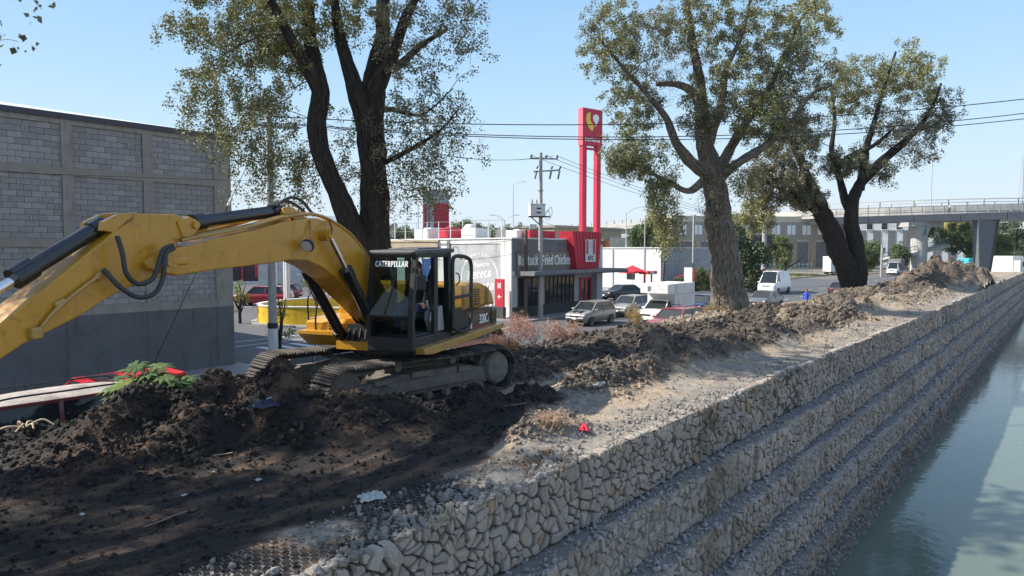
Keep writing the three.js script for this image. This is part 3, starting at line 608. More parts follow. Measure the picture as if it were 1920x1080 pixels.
  mesh('hydraulic_hose', tube([P(3.4, 3.62, .02), P(3.15, 3.71, .02), P(2.9, 3.72, .02), P(2.66, 3.62, .0), P(2.55, 3.52, -.02)], .026, 8, 40), X.hose, ex);
  mesh('hydraulic_hose', tube([P(2.52, 3.2, -.48), P(2.44, 3.3, -.44), P(2.36, 3.42, -.34), P(2.2, 3.46, -.26)], .014, 6), X.hose, ex);
  // digging bucket, curled under the stick beyond the edge of the picture
  const bo = [[8.5, 1.42], [8.8, 1.5], [9.15, 1.36], [9.38, 1.0], [9.36, .6], [9.1, .3], [8.72, .2], [8.45, .3], [8.5, .36], [8.75, .32], [9.02, .42], [9.2, .66], [9.22, .98], [9.05, 1.24], [8.8, 1.34]];
  const bk = mesh('bucket', [prism(bo, .98, .01), prism([[8.5, 1.4], [8.8, 1.48], [9.15, 1.34], [9.36, 1.0], [9.34, .6], [9.1, .32], [8.72, .22], [8.45, .32], [8.6, .9]], .03, 0, -.5), prism([[8.5, 1.4], [8.8, 1.48], [9.15, 1.34], [9.36, 1.0], [9.34, .6], [9.1, .32], [8.72, .22], [8.45, .32], [8.6, .9]], .03, 0, .47)], X.shoe, ex);
  for (let k = 0; k < 5; k++) mesh('bucket_tooth', prism([[8.48, .28], [8.5, .38], [8.25, .34]], .09, .008, -.47 + k * .21), X.shoe2, bk);
  mesh('bucket_link', [bar([8.25, 2.1, -.2], [8.05, 1.78, -.2], .05, .1), bar([8.25, 2.1, .2], [8.05, 1.78, .2], .05, .1), bar([8.25, 2.1, 0], [8.82, 1.5, 0], .16, .1)], X.shoe, ex);
}
{ // cab: z from -1.40 (near side) to -0.44, x from -0.15 to 1.45
  const z0 = -1.4, z1 = -.44, x0 = -.15, xb = 1.42, xt = 1.22, yb = 1.16, yt = 2.9;
  const zm = (z0 + z1) / 2, zw = z1 - z0;
  const cab = mesh('cab', [prism([[x0, yb - .02], [.42, yb - .1], [xb - .06, yb - .13], [xb, yb - .04], [xb, yb + .2], [x0, yb + .2]], zw, .03, z0), span(x0, x0 + .05, yb + .2, 2.2, z0 + .03, z1 - .03),
    ...[z0 + .045, z1 - .045].flatMap((z) => [bar([xb - .04, yb + .16, z], [xb - .02, 1.9, z], .09, .09), bar([xb - .02, 1.88, z], [xt, yt - .06, z], .09, .09), bar([x0 + .05, yb + .1, z], [x0 + .12, yt - .06, z], .1, .1), bar([xt + .02, yt - .06, z], [x0 + .08, yt - .06, z], .09, .08)]),
    bar([.52, yb + .1, z0 + .04], [.5, yt - .06, z0 + .04], .08, .15), bar([.52, yb + .1, z1 - .04], [.5, yt - .06, z1 - .04], .08, .1),
    bar([xt + .02, yt - .06, z0], [xt + .02, yt - .06, z1], .1, .08), bar([x0 + .1, yt - .06, z0], [x0 + .1, yt - .06, z1], .1, .08), bar([xb - .01, 1.74, z0], [xb - .01, 1.74, z1], .03, .035), bar([x0 + .07, 1.96, z0], [x0 + .07, 1.96, z1], .05, .05),
    span(x0, .5, yb + .2, 1.9, z1 - .05, z1 - .02), span(.55, xb - .05, yb + .2, 1.6, z1 - .05, z1 - .02)], X.frame, ex);
  mesh('cab_roof', [rbox(xt - x0 + .16, .1, zw + .04, (xt + x0) / 2 + .02, yt + .01, zm, .045, 0, 0, -.03, 3), rbox(.9, .05, .66, .45, yt + .065, zm, .025, 0, 0, -.03)], X.roof, cab);
  const tint = mat([.36, .47, .44], .02, { transmission: 1, thickness: 0, ior: 1.5 }), pane = (a, b, c, d, n) => { const g = new Buf(); g.quad(a, b, c, d); return mesh(n, g.geo(), /windshield|side/.test(n) ? tint : X.glass, cab); };
  pane([xb + .0, 1.36, z0 + .08], [xb + .0, 1.36, z1 - .08], [xb + .02, 1.73, z1 - .08], [xb + .02, 1.73, z0 + .08], 'lower_windshield');
  pane([xb + .02, 1.76, z0 + .08], [xb + .02, 1.76, z1 - .08], [xt + .06, yt - .11, z1 - .08], [xt + .06, yt - .11, z0 + .08], 'windshield');
  pane([x0 + .08, 2.0, z0 + .09], [x0 + .08, 2.0, z1 - .09], [x0 + .1, yt - .11, z1 - .09], [x0 + .1, yt - .11, z0 + .09], 'rear_window');
  pane([.56, 1.62, z1 - .03], [xb - .09, 1.62, z1 - .03], [xt - .06, yt - .11, z1 - .03], [.55, yt - .11, z1 - .03], 'side_window');
  pane([x0 + .12, 1.92, z1 - .03], [.46, 1.92, z1 - .03], [.45, yt - .11, z1 - .03], [x0 + .14, yt - .11, z1 - .03], 'side_window');
  const lean = Math.atan2(xb - xt - .04, yt - 1.87);
  mesh('windshield_lettering', at(at(text('CATERPILLAR', .105, .003, .74), 0, 0, 0, -lean, 0, 0), xt + .135, yt - .21, zm - .02, 0, Math.PI / 2, 0), mat([.85, .86, .86], .6), cab);
  mesh('wiper', [bar([xb + .04, 1.78, zm + .1], [xt + .12, 2.55, zm - .12], .014, .014)], X.black, cab);
  mesh('lamp', [rbox(.09, .07, .09, xt + .1, yt - .02, z0 + .06, .02), rbox(.02, .05, .07, xt + .155, yt - .02, z0 + .06, .01)], X.frame, cab);
  // the door swung right back against the body
  const dz = z0 - .12, dx1 = x0 + .18, dx0 = dx1 - .86;
  const dr = mesh('door', [tube([[dx1, 1.4, dz], [dx1, 2.05, dz], [dx1, 2.72, dz], [dx1 - .06, 2.8, dz], [dx0 + .1, 2.76, dz], [dx0, 2.66, dz], [dx0, 2.1, dz], [dx0, 1.9, dz], [dx0 - .02, 1.6, dz], [dx0 + .14, 1.36, dz], [dx0 + .5, 1.3, dz], [dx1, 1.4, dz]], .042, 8, 90), bar([dx0, 2.02, dz], [dx1, 2.0, dz], .06, .06), prism([[dx0 + .16, 1.38], [dx0 + .5, 1.34], [dx1 - .02, 1.42], [dx1 - .02, 1.72], [dx0 + .55, 1.78], [dx0 + .22, 1.55]], .03, .01, dz - .015)], X.frame, cab);
  { const g = new Buf(); g.quad([dx0 + .04, 2.05, dz], [dx1 - .04, 2.05, dz], [dx1 - .04, 2.74, dz], [dx0 + .04, 2.7, dz]); mesh('door_glass', g.geo(), X.glass, dr); const h = new Buf(); h.quad([dx0 + .04, 1.5, dz + .02], [dx1 - .04, 1.5, dz + .02], [dx1 - .04, 1.98, dz + .02], [dx0 + .04, 1.98, dz + .02]); mesh('lower_door_glass', h.geo(), X.glass, dr); }
  mesh('grab_handle', [tube([[dx1 - .02, 2.5, dz - .05], [dx1 - .02, 2.46, dz - .12], [dx1 - .02, 2.3, dz - .12], [dx1 - .02, 2.26, dz - .05]], .013, 6)], X.frame, dr);
  mesh('mirror', [rbox(.03, .27, .17, xt + .1, 2.36, z0 - .12, .02, 0, .5, 0), tube([[xt + .02, 2.56, z0 + .02], [xt + .08, 2.58, z0 - .08], [xt + .1, 2.5, z0 - .12]], .012, 6)], X.frame, cab);
  mesh('operator_seat', [rbox(.5, .14, .5, .28, 1.68, zm, .05), rbox(.13, .68, .48, .06, 2.05, zm, .05, 0, 0, .14), rbox(.1, .2, .3, -.02, 2.48, zm, .04, 0, 0, .12)], mat([.04, .045, .045], .9), cab);
  for (const s of [-1, 1]) mesh('control_console', [prism([[.02, 1.36], [.48, 1.36], [.62, 1.62], [.6, 1.78], [.1, 1.86]], .15, .03, zm + s * .34 - .075), rod([.56, 1.78, zm + s * .34], [.6, 1.98, zm + s * .33], .022)], X.seat, cab);
  mesh('floor_mat', span(.1, xb - .08, yb + .2, yb + .22, z0 + .1, z1 - .06), X.roof, cab);
  mesh('entry_rail', tube([[.62, 1.4, z0 + .1], [.68, 1.62, z0 + .08], [.58, 1.86, z0 + .09], [.56, 2.0, z0 + .1]], .014, 6), X.frame, cab);
}
{ // the operator and a cloth hung over the cab opening
  const j = [.014, .015, .017], p = [.035, .055, .13], mk = (zs) => [
    [[.42, 2.0, -.92 + zs * .2], [.64, 1.86, -.92 + zs * .27], .052, .042, j], [[.33, 2.28, -.92 + zs * .2], [.42, 2.0, -.92 + zs * .22], .066, .052, j], [[.64, 1.86, -.92 + zs * .27], [.68, 1.9, -.92 + zs * .3], .04, .036, SKIN],
    ...[0, 1, 2, 3].map((k) => [[.69, 1.915 - k * .012, -.92 + zs * (.275 + k * .017)], [.745, 1.89 - k * .018, -.92 + zs * (.285 + k * .014)], .0115, .0095, SKIN]), [[.67, 1.89, -.92 + zs * .26], [.7, 1.93, -.92 + zs * .25], .013, .011, SKIN],
    [[.32, 1.82, -.92 + zs * .1], [.78, 1.86, -.92 + zs * .15], .095, .07, p], [[.78, 1.86, -.92 + zs * .15], [.9, 1.48, -.92 + zs * .14], .068, .05, p], [[.9, 1.44, -.92 + zs * .14], [1.08, 1.42, -.92 + zs * .14], .05, .042, HAIR]];
  const bones = [[[.28, 1.84, -.92], [.3, 2.1, -.92], .15, .155, j], [[.3, 2.1, -.92], [.33, 2.3, -.92], .155, .13, j], [[.33, 2.3, -1.08], [.33, 2.3, -.76], .08, .08, j], [[.34, 2.36, -.92], [.37, 2.44, -.92], .056, .054, SKIN], [[.39, 2.55, -.92], [.4, 2.6, -.92], .088, .092, SKIN], [[.44, 2.49, -.92], [.46, 2.47, -.92], .05, .045, SKIN], [[.485, 2.54, -.92], [.505, 2.525, -.92], .014, .016, SKIN], [[.37, 2.63, -.92], [.38, 2.65, -.92], .098, .09, HAIR], [[.46, 2.655, -.92], [.53, 2.645, -.92], .04, .03, HAIR], ...mk(-1), ...mk(1)];
  const o = mesh('person', figure(bones, 84, .03), cloth); o.position.copy(ex.position); o.rotation.y = ex.rotation.y;
  tag(o, 'excavator operator in dark jacket and blue jeans, seated in the cab', 'person');
  const n = 10, g = new THREE.PlaneGeometry(1, 1, n, n), q = g.attributes.position;
  for (let i = 0; i < q.count; i++) { const u = q.getX(i) + .5, v = q.getY(i) + .5, w = lerp(.05, 1, v); q.setXYZ(i, .98 - .42 * (lerp(.45, u, w)), 2.36 + .45 * v - .03 * Math.sin(u * 3.1) * v, -1.33 + .035 * Math.sin(u * 9 + v * 4) * (1 - .5 * v)); }
  g.computeVertexNormals();
  const c = mesh('hanging_cloth', g, mat([.16, .26, .52], .95)); c.position.copy(ex.position); c.rotation.y = ex.rotation.y;
  tag(c, 'light blue cloth hung across the open cab doorway', 'cloth');
}
// ------------------------------------------------------------------ trees
function limbInto(out, pts, sides, noise, seed) {           // a tapering, furrowed limb; pts: [x, y, z, radius]
  const c = new THREE.CatmullRomCurve3(pts.map((p) => V(p[0], p[1], p[2])), false, 'centripetal'), len = c.getLength(), n = Math.max(4, Math.ceil(len / .16));
  const pos = [], uv = [], idx = []; let N0 = V(1, 0, 0), up = 0;
  for (let i = 0; i <= n; i++) {
    const t = i / n, p = c.getPointAt(t), tan = c.getTangentAt(t), u = c.getUtoTmapping(t), k = Math.min(pts.length - 2, Math.floor(u * (pts.length - 1))), f = u * (pts.length - 1) - k, r = lerp(pts[k][3], pts[k + 1][3], f);
    N0 = N0.clone().sub(tan.clone().multiplyScalar(N0.dot(tan))).normalize(); const B = tan.clone().cross(N0);
    for (let j = 0; j <= sides; j++) {
      const a = j % sides / sides * 2 * Math.PI, ca = Math.cos(a), sa = Math.sin(a);
      const k2 = 1 + noise * (.55 * n3(ca * 1.4 + seed, sa * 1.4, t * len * .7) + .35 * (1 - 2 * Math.abs(n3(ca * 4 + seed, sa * 4, t * len * .9))) + .2 * n3(ca * 9, sa * 9 + seed, t * len * 3));
      pos.push(p.x + (N0.x * ca + B.x * sa) * r * k2, p.y + (N0.y * ca + B.y * sa) * r * k2, p.z + (N0.z * ca + B.z * sa) * r * k2);
      uv.push(j / sides * Math.max(.3, Math.round(2 * Math.PI * pts[0][3])), t * len);
      if (i && j) { const q = i * (sides + 1) + j, o = q - sides - 1; idx.push(o - 1, o, q - 1, o, q, q - 1); }
    }
  }
  const g = new THREE.BufferGeometry(); g.setAttribute('position', new THREE.Float32BufferAttribute(pos, 3)); g.setAttribute('uv', new THREE.Float32BufferAttribute(uv, 2)); g.setIndex(idx); g.computeVertexNormals();
  const q = g.toNonIndexed(); out.push(q);
  const nodes = []; for (let i = 0; i <= n; i += 2) { const t = i / n, p = c.getPointAt(t), u = c.getUtoTmapping(t), k = Math.min(pts.length - 2, Math.floor(u * (pts.length - 1))); nodes.push([p.x, p.y, p.z, lerp(pts[k][3], pts[k + 1][3], u * (pts.length - 1) - k)]); }
  return nodes;
}
function leafSpray(seed, size, spread, count) {             // a few separate folded leaves on one shoot
  const r = rng(seed), b = new Buf();
  for (let k = 0; k < count; k++) {
    const e = new THREE.Matrix4().makeRotationFromEuler(new THREE.Euler(r() * 6.3, r() * 6.3, r() * 6.3)), o = V((r() - .5) * spread * 2, (r() - .5) * spread * 1.6, (r() - .5) * spread * 2), s = size * (.6 + .7 * r());
    const P = [[0, -.55, 0], [.42, -.08, .1], [0, .6, 0], [-.42, -.08, .1]].map((p) => { const v = V(...p).multiplyScalar(s).applyMatrix4(e).add(o); return [v.x, v.y, v.z]; });
    b.tri(P[0], P[1], P[2]); b.tri(P[0], P[2], P[3]);
  }
  return ready(b.geo());
}
const bark = mat([.115, .09, .072], 1, { map: 'bark', rep: 1, bump: ['barkB', .11, 1] }), barkPale = mat([.50, .42, .33], 1, { map: 'bark', rep: .8, bump: ['barkB', .14, .8] });
const twigMat = mat([.10, .08, .065], .95), twigDry = mat([.20, .155, .12], .95);
const leafMat = mat([1, 1, 1], .75, { transmission: .28, thickness: 0, side: THREE.DoubleSide });
function tree(name, label, pos, limbs, blobs, o) {
  const t = thing(name, label, 'tree', pos, 0, o.group), r = rng(o.seed), geos = []; let nodes = [];
  limbs.forEach((L0, i) => { const L = L0.map((q) => [q[0], q[1], q[2], q[3] * (i ? o.thin ?? .92 : lerp(o.base ?? .95, o.thin ?? .92, smooth(4, 9, q[1])))]); nodes = nodes.concat(limbInto(geos, L, i ? 12 : 20, o.noise ?? .16, o.seed + i * 7).filter((q) => q[3] < .5 && q[1] > (o.clear ?? 3))); });
  const trunk = mesh('trunk', ready(mergeGeometries(geos)), o.bark, t);
  const twigs = new Buf(), dry = new Buf(), leaves = [[], [], []], cols = [[], [], []];
  const cyl = (buf, A, B, C, D, r0, r1, S) => {            // bent twig, S sides, 4 spans
    let prev = null; const c = new THREE.CubicBezierCurve3(A, B, C, D);
    for (let i = 0; i <= 4; i++) {
      const p = c.getPoint(i / 4), tan = c.getTangent(i / 4), s = Math.abs(tan.y) > .9 ? V(1, 0, 0) : V(0, 1, 0), u = s.cross(tan).normalize(), w = tan.clone().cross(u), rr = lerp(r0, r1, i / 4), ring = [];
      for (let j = 0; j < S; j++) { const a = j / S * 6.2832, x = Math.cos(a) * rr, y = Math.sin(a) * rr; ring.push([p.x + u.x * x + w.x * y, p.y + u.y * x + w.y * y, p.z + u.z * x + w.z * y]); }
      if (prev) for (let j = 0; j < S; j++) buf.quad(prev[j], prev[(j + 1) % S], ring[(j + 1) % S], ring[j]);
      prev = ring;
    }
    return c;
  };
  for (const [cx, cy, cz, rx, ry, rz, count, dens, tone, droop = 0] of blobs) {
    const ends = [];
    for (let k = 0; k < count * (o.more ?? 1); k++) { let x, y, z; do { x = r() * 2 - 1; y = r() * 2 - 1; z = r() * 2 - 1; } while (x * x + y * y + z * z > 1); const q = r() < .2 ? 1.05 + .25 * r() : .7 + .35 * r(); ends.push([cx + x * rx * q, cy + y * ry * q, cz + z * rz * q]); }
    const mine = nodes.slice();
    ends.map((e) => [e, nodes.reduce((m, q) => Math.min(m, (q[0] - e[0]) ** 2 + (q[1] - e[1]) ** 2 + (q[2] - e[2]) ** 2), 1e9)]).sort((a, b) => a[1] - b[1]).forEach(([e]) => {
      let best = null, bd = 1e9; for (const q of mine) { const d = (q[0] - e[0]) ** 2 + (q[1] - e[1]) ** 2 * (q[1] > e[1] ? 1.6 : 1) + (q[2] - e[2]) ** 2; if (d < bd && d > .03) { bd = d; best = q; } }
      if (!best) return;
      const A = V(best[0], best[1], best[2]), D = V(...e), len = A.distanceTo(D), side = V(r() - .5, r() * .5, r() - .5).multiplyScalar(len * .35);
      const B = A.clone().lerp(D, .33).add(side).add(V(0, len * .12, 0)), C = A.clone().lerp(D, .7).add(side.multiplyScalar(.6)).add(V(0, len * (.1 - droop * .25), 0));
      const r0 = Math.min(best[3] * .7, .010 * o.twig + .011 * len), r1 = Math.max(.0035 * o.twig, r0 * .3), cv = cyl(dens ? twigs : dry, A, B, C, D, r0, r1, 4);
      for (let i = 1; i <= 4; i++) { const p = cv.getPoint(i / 4); mine.push([p.x, p.y, p.z, lerp(r0, r1, i / 4)]); }
      const m = Math.round(dens * (o.density ?? 1) * (1.2 + len) * (.6 + .8 * r()));
      for (let i = 0; i < m; i++) {
        const p = cv.getPoint(.3 + .7 * Math.sqrt(r())), q = (i + Math.floor(r() * 3)) % 3, j = o.leaf * 2.2;
        leaves[q].push(mtx(V(p.x + (r() - .5) * j, p.y + (r() - .5) * j - droop * r() * .4, p.z + (r() - .5) * j), anyTurn(r), .75 + .5 * r()));
        const v = .65 + .7 * r(), c = o.leafTones[(tone + (r() < .18 ? 1 : 0)) % o.leafTones.length]; cols[q].push(lin(c.map((x) => x * v)));
      }
    });
  }
  const cr = twigs.p.length ? mesh('crown', ready(twigs.geo()), o.twigMat ?? twigMat, t) : t;
  if (cr !== t) stuff(cr);
  if (dry.p.length) stuff(mesh('dry_twigs', ready(dry.geo()), twigDry, cr));
  leaves.forEach((l, q) => { if (l.length) instanced('leaves', leafSpray(o.seed * 3 + q, o.leaf, o.leaf * 2.1, o.spray ?? 6), leafMat, l, cr, cols[q]); });
  return t;
}
const TONES = [[.185, .19, .08], [.29, .285, .105], [.145, .145, .075], [.245, .225, .15]];
const G = 'poplar trees along the berm';
tree('poplar_tree', 'large poplar with two dark furrowed stems rising behind the excavator', [-3.65, 1.55, -17.9], [
  [[0.05, -1.8, 0, 0.95], [0.05, -.5, 0, .76], [0.05, 0.56, 0, 0.643], [0.06, 1.69, 0, 0.559], [0.06, 2.81, 0, 0.503], [0.07, 3.92, 0, 0.434], [0.03, 5.3, 0, 0.406], [-0.03, 6.19, 0, 0.42], [0.02, 7.1, -0.1, 0.38], [0.09, 7.98, -0.3, 0.313], [0.21, 8.73, -0.5, 0.244], [0.22, 9.94, -0.8, 0.19], [0.41, 11.42, -1, 0.133]],
  [[0.07, 7.22, 0, 0.28], [0.63, 8.05, 0.4, 0.191], [1.02, 8.87, 0.7, 0.148], [1.59, 9.77, 1, 0.092]], [[-0.03, 6.0, 0, 0.33], [-0.28, 7.03, 0.2, 0.277], [-0.54, 7.94, 0.3, 0.206], [-0.76, 8.77, 0.2, 0.166], [-0.99, 10.18, 0, 0.112]],
  [[-0.06, 1.5, 0, 0.5], [-0.13, 2.25, 0, 0.475], [-0.35, 3.36, 0.3, 0.371], [-0.61, 4.23, 0.5, 0.326], [-0.91, 4.96, 0.6, 0.297], [-1.19, 5.75, 0.6, 0.297], [-1.26, 6.35, 0.6, 0.284], [-1.15, 7.1, 0.5, 0.272], [-1.3, 7.78, 0.4, 0.246], [-1.45, 8.47, 0.3, 0.206], [-1.62, 9.64, 0, 0.154], [-1.8, 10.97, 0, 0.098]],
  [[-1.17, 7.1, 0.5, 0.22], [-1.57, 7.97, 0.9, 0.173], [-1.85, 8.57, 1.2, 0.144], [-2.11, 9.2, 1.5, 0.115], [-2.36, 9.81, 1.8, 0.075]], [[0.08, 7.84, -0.3, 0.199], [0.59, 8.06, -0.6, 0.145], [1.19, 8.74, -1, 0.103], [1.89, 9.23, -1.2, 0.06]],
  [[-0.08, 6.67, 0, 0.098], [0.53, 6.74, 0.3, 0.082], [1.38, 6.55, 0.6, 0.04], [2.22, 7.11, 1, 0.012]], [[0.35, 5.44, 0, 0.084], [1.08, 5.72, 0.4, 0.068], [1.93, 6.18, 0.8, 0.035], [2.41, 6.72, 1, 0.012]],
], [
  [-3.1, 8.4, .2, 2.0, 2.1, 1.8, 250, 11, 0, .5], [-2.0, 8.9, .4, 1.5, 1.5, 1.6, 120, 11, 1], [-3.0, 6.2, .4, 1.6, 1.1, 1.2, 105, 7.5, 0, .9], [-2.2, 5.2, .2, 1.5, .9, 1.0, 75, 5.5, 0, 1.1], [-4.4, 6.9, .2, .8, 1.0, .8, 30, 7, 0, .8],
  [-.6, 9.3, .3, 1.4, 1.2, 1.5, 90, 8, 1], [1.3, 8.4, .3, 1.5, 1.3, 1.5, 105, 4.5, 2, .2], [2.4, 8.9, .4, .9, 1.0, .9, 42, 5, 2, .2], [1.5, 6.3, .4, 1.4, 1.4, 1.1, 150, 5, 2, .8], [1.3, 4.9, .2, 1.2, .8, .9, 60, 4.5, 0, 1], [-.5, 5.6, -.4, .8, 1.5, .6, 42, 5, 0, .4],
  [-1, 12.2, 0, 3.8, 2.2, 3.4, 300, 14, 0], [.9, 7.9, .3, .6, .5, .5, 60, 0, 0, .6],
], { seed: 21, leaf: .046, twig: 1.4, density: .8, noise: .24, thin: .8, base: .84, more: 1.35, bark, leafTones: TONES, clear: 3.6, group: G });
tree('poplar_tree', 'broad poplar with pale shaggy trunk standing at the far berm edge, centre right', [10.6, 1.55, -32.8], [
  [[0.0, -0.6, 0, 1.25], [-0.12, 0.64, 0, 0.974], [-0.3, 2.18, 0, 0.794], [-0.59, 3.97, 0, 0.743], [-0.79, 5.24, 0, 0.692], [-0.99, 6.51, 0, 0.692], [-1.26, 7.51, 0, 0.666], [-1.53, 8.52, 0, 0.564], [-1.6, 10.02, 0, 0.461], [-1.72, 11.26, 0, 0.359], [-2.04, 12.75, 0, 0.282], [-2.32, 14.48, 0, 0.205], [-2.46, 15.95, 0, 0.128]],
  [[-1.07, 6.76, 0, 0.564], [-2.1, 7.2, 0.5, 0.454], [-2.98, 8.14, 0.8, 0.325], [-3.48, 9.2, 1, 0.248], [-4.39, 10.24, 1.2, 0.173], [-5.53, 11.38, 1.4, 0.123], [-6.77, 12.74, 1.6, 0.073]], [[-1.6, 9.77, 0, 0.359], [-2.11, 10.86, -0.4, 0.311], [-2.68, 11.16, -0.6, 0.235], [-3.66, 11.16, -0.6, 0.157]],
  [[-0.94, 6.51, 0, 0.512], [-0.07, 8.08, -0.4, 0.389], [0.74, 9.39, -0.6, 0.313], [1.82, 10.96, -0.8, 0.236], [2.76, 12.8, -1, 0.158], [3.38, 14.32, -1, 0.106], [4.13, 15.08, -1, 0.079]], [[-0.81, 6.51, 0, 0.41], [-0.13, 7.18, 0.6, 0.327], [1.2, 8.06, 1, 0.273], [2.09, 8.92, 1.2, 0.197], [2.94, 10.19, 1.4, 0.147], [3.9, 10.67, 1.4, 0.074]],
  [[-1.22, 8.27, 0, 0.384], [-0.81, 9.93, 0.4, 0.278], [-0.65, 11.6, 0.6, 0.201], [-0.05, 12.99, 0.8, 0.15], [0.33, 14.84, 1, 0.099]], [[-1.4, 6.51, 0, 0.359], [-2.3, 5.96, 0.4, 0.228], [-3.38, 6.43, 0.7, 0.15], [-4.69, 6.89, 1, 0.099], [-6.17, 7.13, 1, 0.075]],
], [
  [-5.9, 13.0, .3, 1.7, 2.4, 2.0, 150, 10, 0], [-4.9, 9.8, .5, 1.5, 1.6, 1.6, 100, 10, 0, .2], [-3.8, 13.0, 0, 1.7, 2.0, 1.8, 80, 8, 3], [-1.9, 14.0, 0, 2.3, 2.1, 2.2, 130, 11, 0], [1.2, 12.9, 0, 2.2, 2.6, 2.2, 145, 11, 0], [3.7, 13.9, -.6, 1.5, 1.9, 1.6, 90, 11, 1], [2.9, 11.3, .4, 1.8, 1.5, 1.7, 80, 8, 2],
  [-.8, 10.6, .6, 2.2, 1.7, 1.6, 100, 11, 0], [.7, 9.3, 1.0, 1.5, 1.3, 1.2, 80, 11, 1], [2.2, 9.2, .4, 2.3, 1.3, 1.6, 90, 8, 2], [-4.9, 7.7, .7, 1.9, 1.1, 1.4, 110, 9, 0, .8], [-5.3, 7.2, .8, 1.0, .8, 1, 50, 8, 0, .9], [-3.6, 5.9, .6, 1.0, 1.5, 1, 90, 9, 1, 1.2], [-3.2, 4.2, .5, .8, 1.2, .8, 50, 7, 1, 1.2], [-2.9, 11.4, 2.0, 1.5, 1.0, .8, 230, 0, 0], [-4.0, 10.4, 1.9, 1.2, .8, .7, 140, 0, 0, .4], [.2, 11.5, 2.0, 1.0, .7, .6, 90, 0, 0, .3], [-1.2, 5.6, .8, .9, 1.9, .6, 150, .9, 3, .8], [-1.5, 7.4, 1.0, 1.2, 1.0, .6, 90, 0, 0, .5], [-2.0, 9.2, 1.2, 1.1, .9, .8, 60, 7, 2, .6], [.2, 6.6, .4, 1.2, 1.0, .8, 45, 5, 0, 1],
], { seed: 57, leaf: .078, twig: 1.6, density: .64, noise: .24, more: 1.4, thin: .62, base: .86, bark: barkPale, leafTones: TONES, clear: 4.6, group: G });
tree('poplar_tree', 'leaning twin-stemmed poplar farthest along the berm, before the overpass', [25.1, 1.5, -50], [
  [[-.02, -0.8, 0, 1.05], [-0.28, 1.0, 0, 0.82], [-1.11, 2.95, 0, 0.82], [-1.74, 4.51, 0, 0.781], [-2.35, 5.67, 0, 0.781], [-2.97, 7.02, 0, 0.664], [-3.58, 8.37, 0, 0.508], [-4.2, 9.91, 0, 0.391], [-5.02, 11.82, 0, 0.273], [-5.84, 14.11, 0, 0.195], [-6.64, 15.62, 0, 0.117]],
  [[0.43, -0.8, 0, 0.859], [0.28, 1.78, 0, 0.82], [-0.0, 3.73, 0, 0.781], [-0.36, 5.28, 0, 0.742], [-0.24, 6.83, 0, 0.625], [0.19, 7.99, 0, 0.547], [1.24, 9.14, 0, 0.508], [1.99, 9.91, 0, 0.469], [3.12, 10.86, 0, 0.391], [4.25, 12.01, 0, 0.273], [5.17, 13.35, 0, 0.195], [5.87, 15.25, 0, 0.117]],
  [[-0.21, 5.67, 0, 0.586], [-0.58, 6.87, -0.5, 0.473], [-0.87, 8.46, -0.8, 0.357], [-1.42, 10.44, -1, 0.279], [-1.19, 12.82, -1.2, 0.2], [-1.4, 15.18, -1.3, 0.12]], [[0.2, 7.6, 0, 0.508], [0.26, 9.09, 0.4, 0.426], [0.31, 10.58, 0.6, 0.347], [0.72, 12.43, 0.8, 0.231], [1.3, 15.0, 1, 0.153], [1.98, 17.22, 1, 0.096]],
  [[-2.35, 5.67, 0, 0.469], [-3.95, 6.6, 0.5, 0.348], [-5.63, 7.53, 0.8, 0.269], [-7.24, 8.26, 1, 0.153]], [[-1.86, 9.14, 0, 0.312], [-0.96, 9.84, 0.5, 0.271], [0.77, 10.74, 0.8, 0.192], [2.14, 12.02, 1, 0.115]],
], [
  [-6.2, 8.6, .4, 2.8, 2.3, 2.2, 190, 12, 2, .8], [-4.6, 11.2, .2, 2.6, 1.9, 2.2, 130, 9, 2], [-.4, 14.9, 0, 3.4, 2.6, 2.6, 190, 8, 0], [3.4, 15.6, .2, 2.3, 2.4, 2, 120, 8, 1], [5.6, 12.9, 0, 1.5, 2.1, 1.5, 80, 8, 2], [2.3, 11.9, .4, 2.4, 1.5, 1.8, 90, 6, 3], [-1.3, 9.6, .5, 1.9, 1.2, 1.5, 90, 9, 2, .6], [-7.4, 5.9, .4, 1.5, 1.5, 1.2, 80, 9, 1, 1.2], [-3.8, 7.2, .5, 1.6, 1.0, 1.2, 70, 9, 2, .9], [1.6, 9.0, .3, 1.3, 1.0, 1, 45, 6, 2, .8], [-5.9, 14, .2, 1.6, 1.7, 1.4, 60, 7, 0], [4.2, 10.4, .2, 1.6, 1.3, 1.2, 50, 4, 3, .6], [-3.6, 9.6, .9, 1.2, 1, .9, 80, 0, 0],
], { seed: 83, leaf: .105, twig: 2.0, density: .7, noise: .22, more: 1.4, thin: .66, base: .84, bark: mat([.075, .06, .05], 1, { map: 'bark', rep: .7, bump: ['barkB', .14, .7] }), leafTones: TONES, clear: 5, group: G });
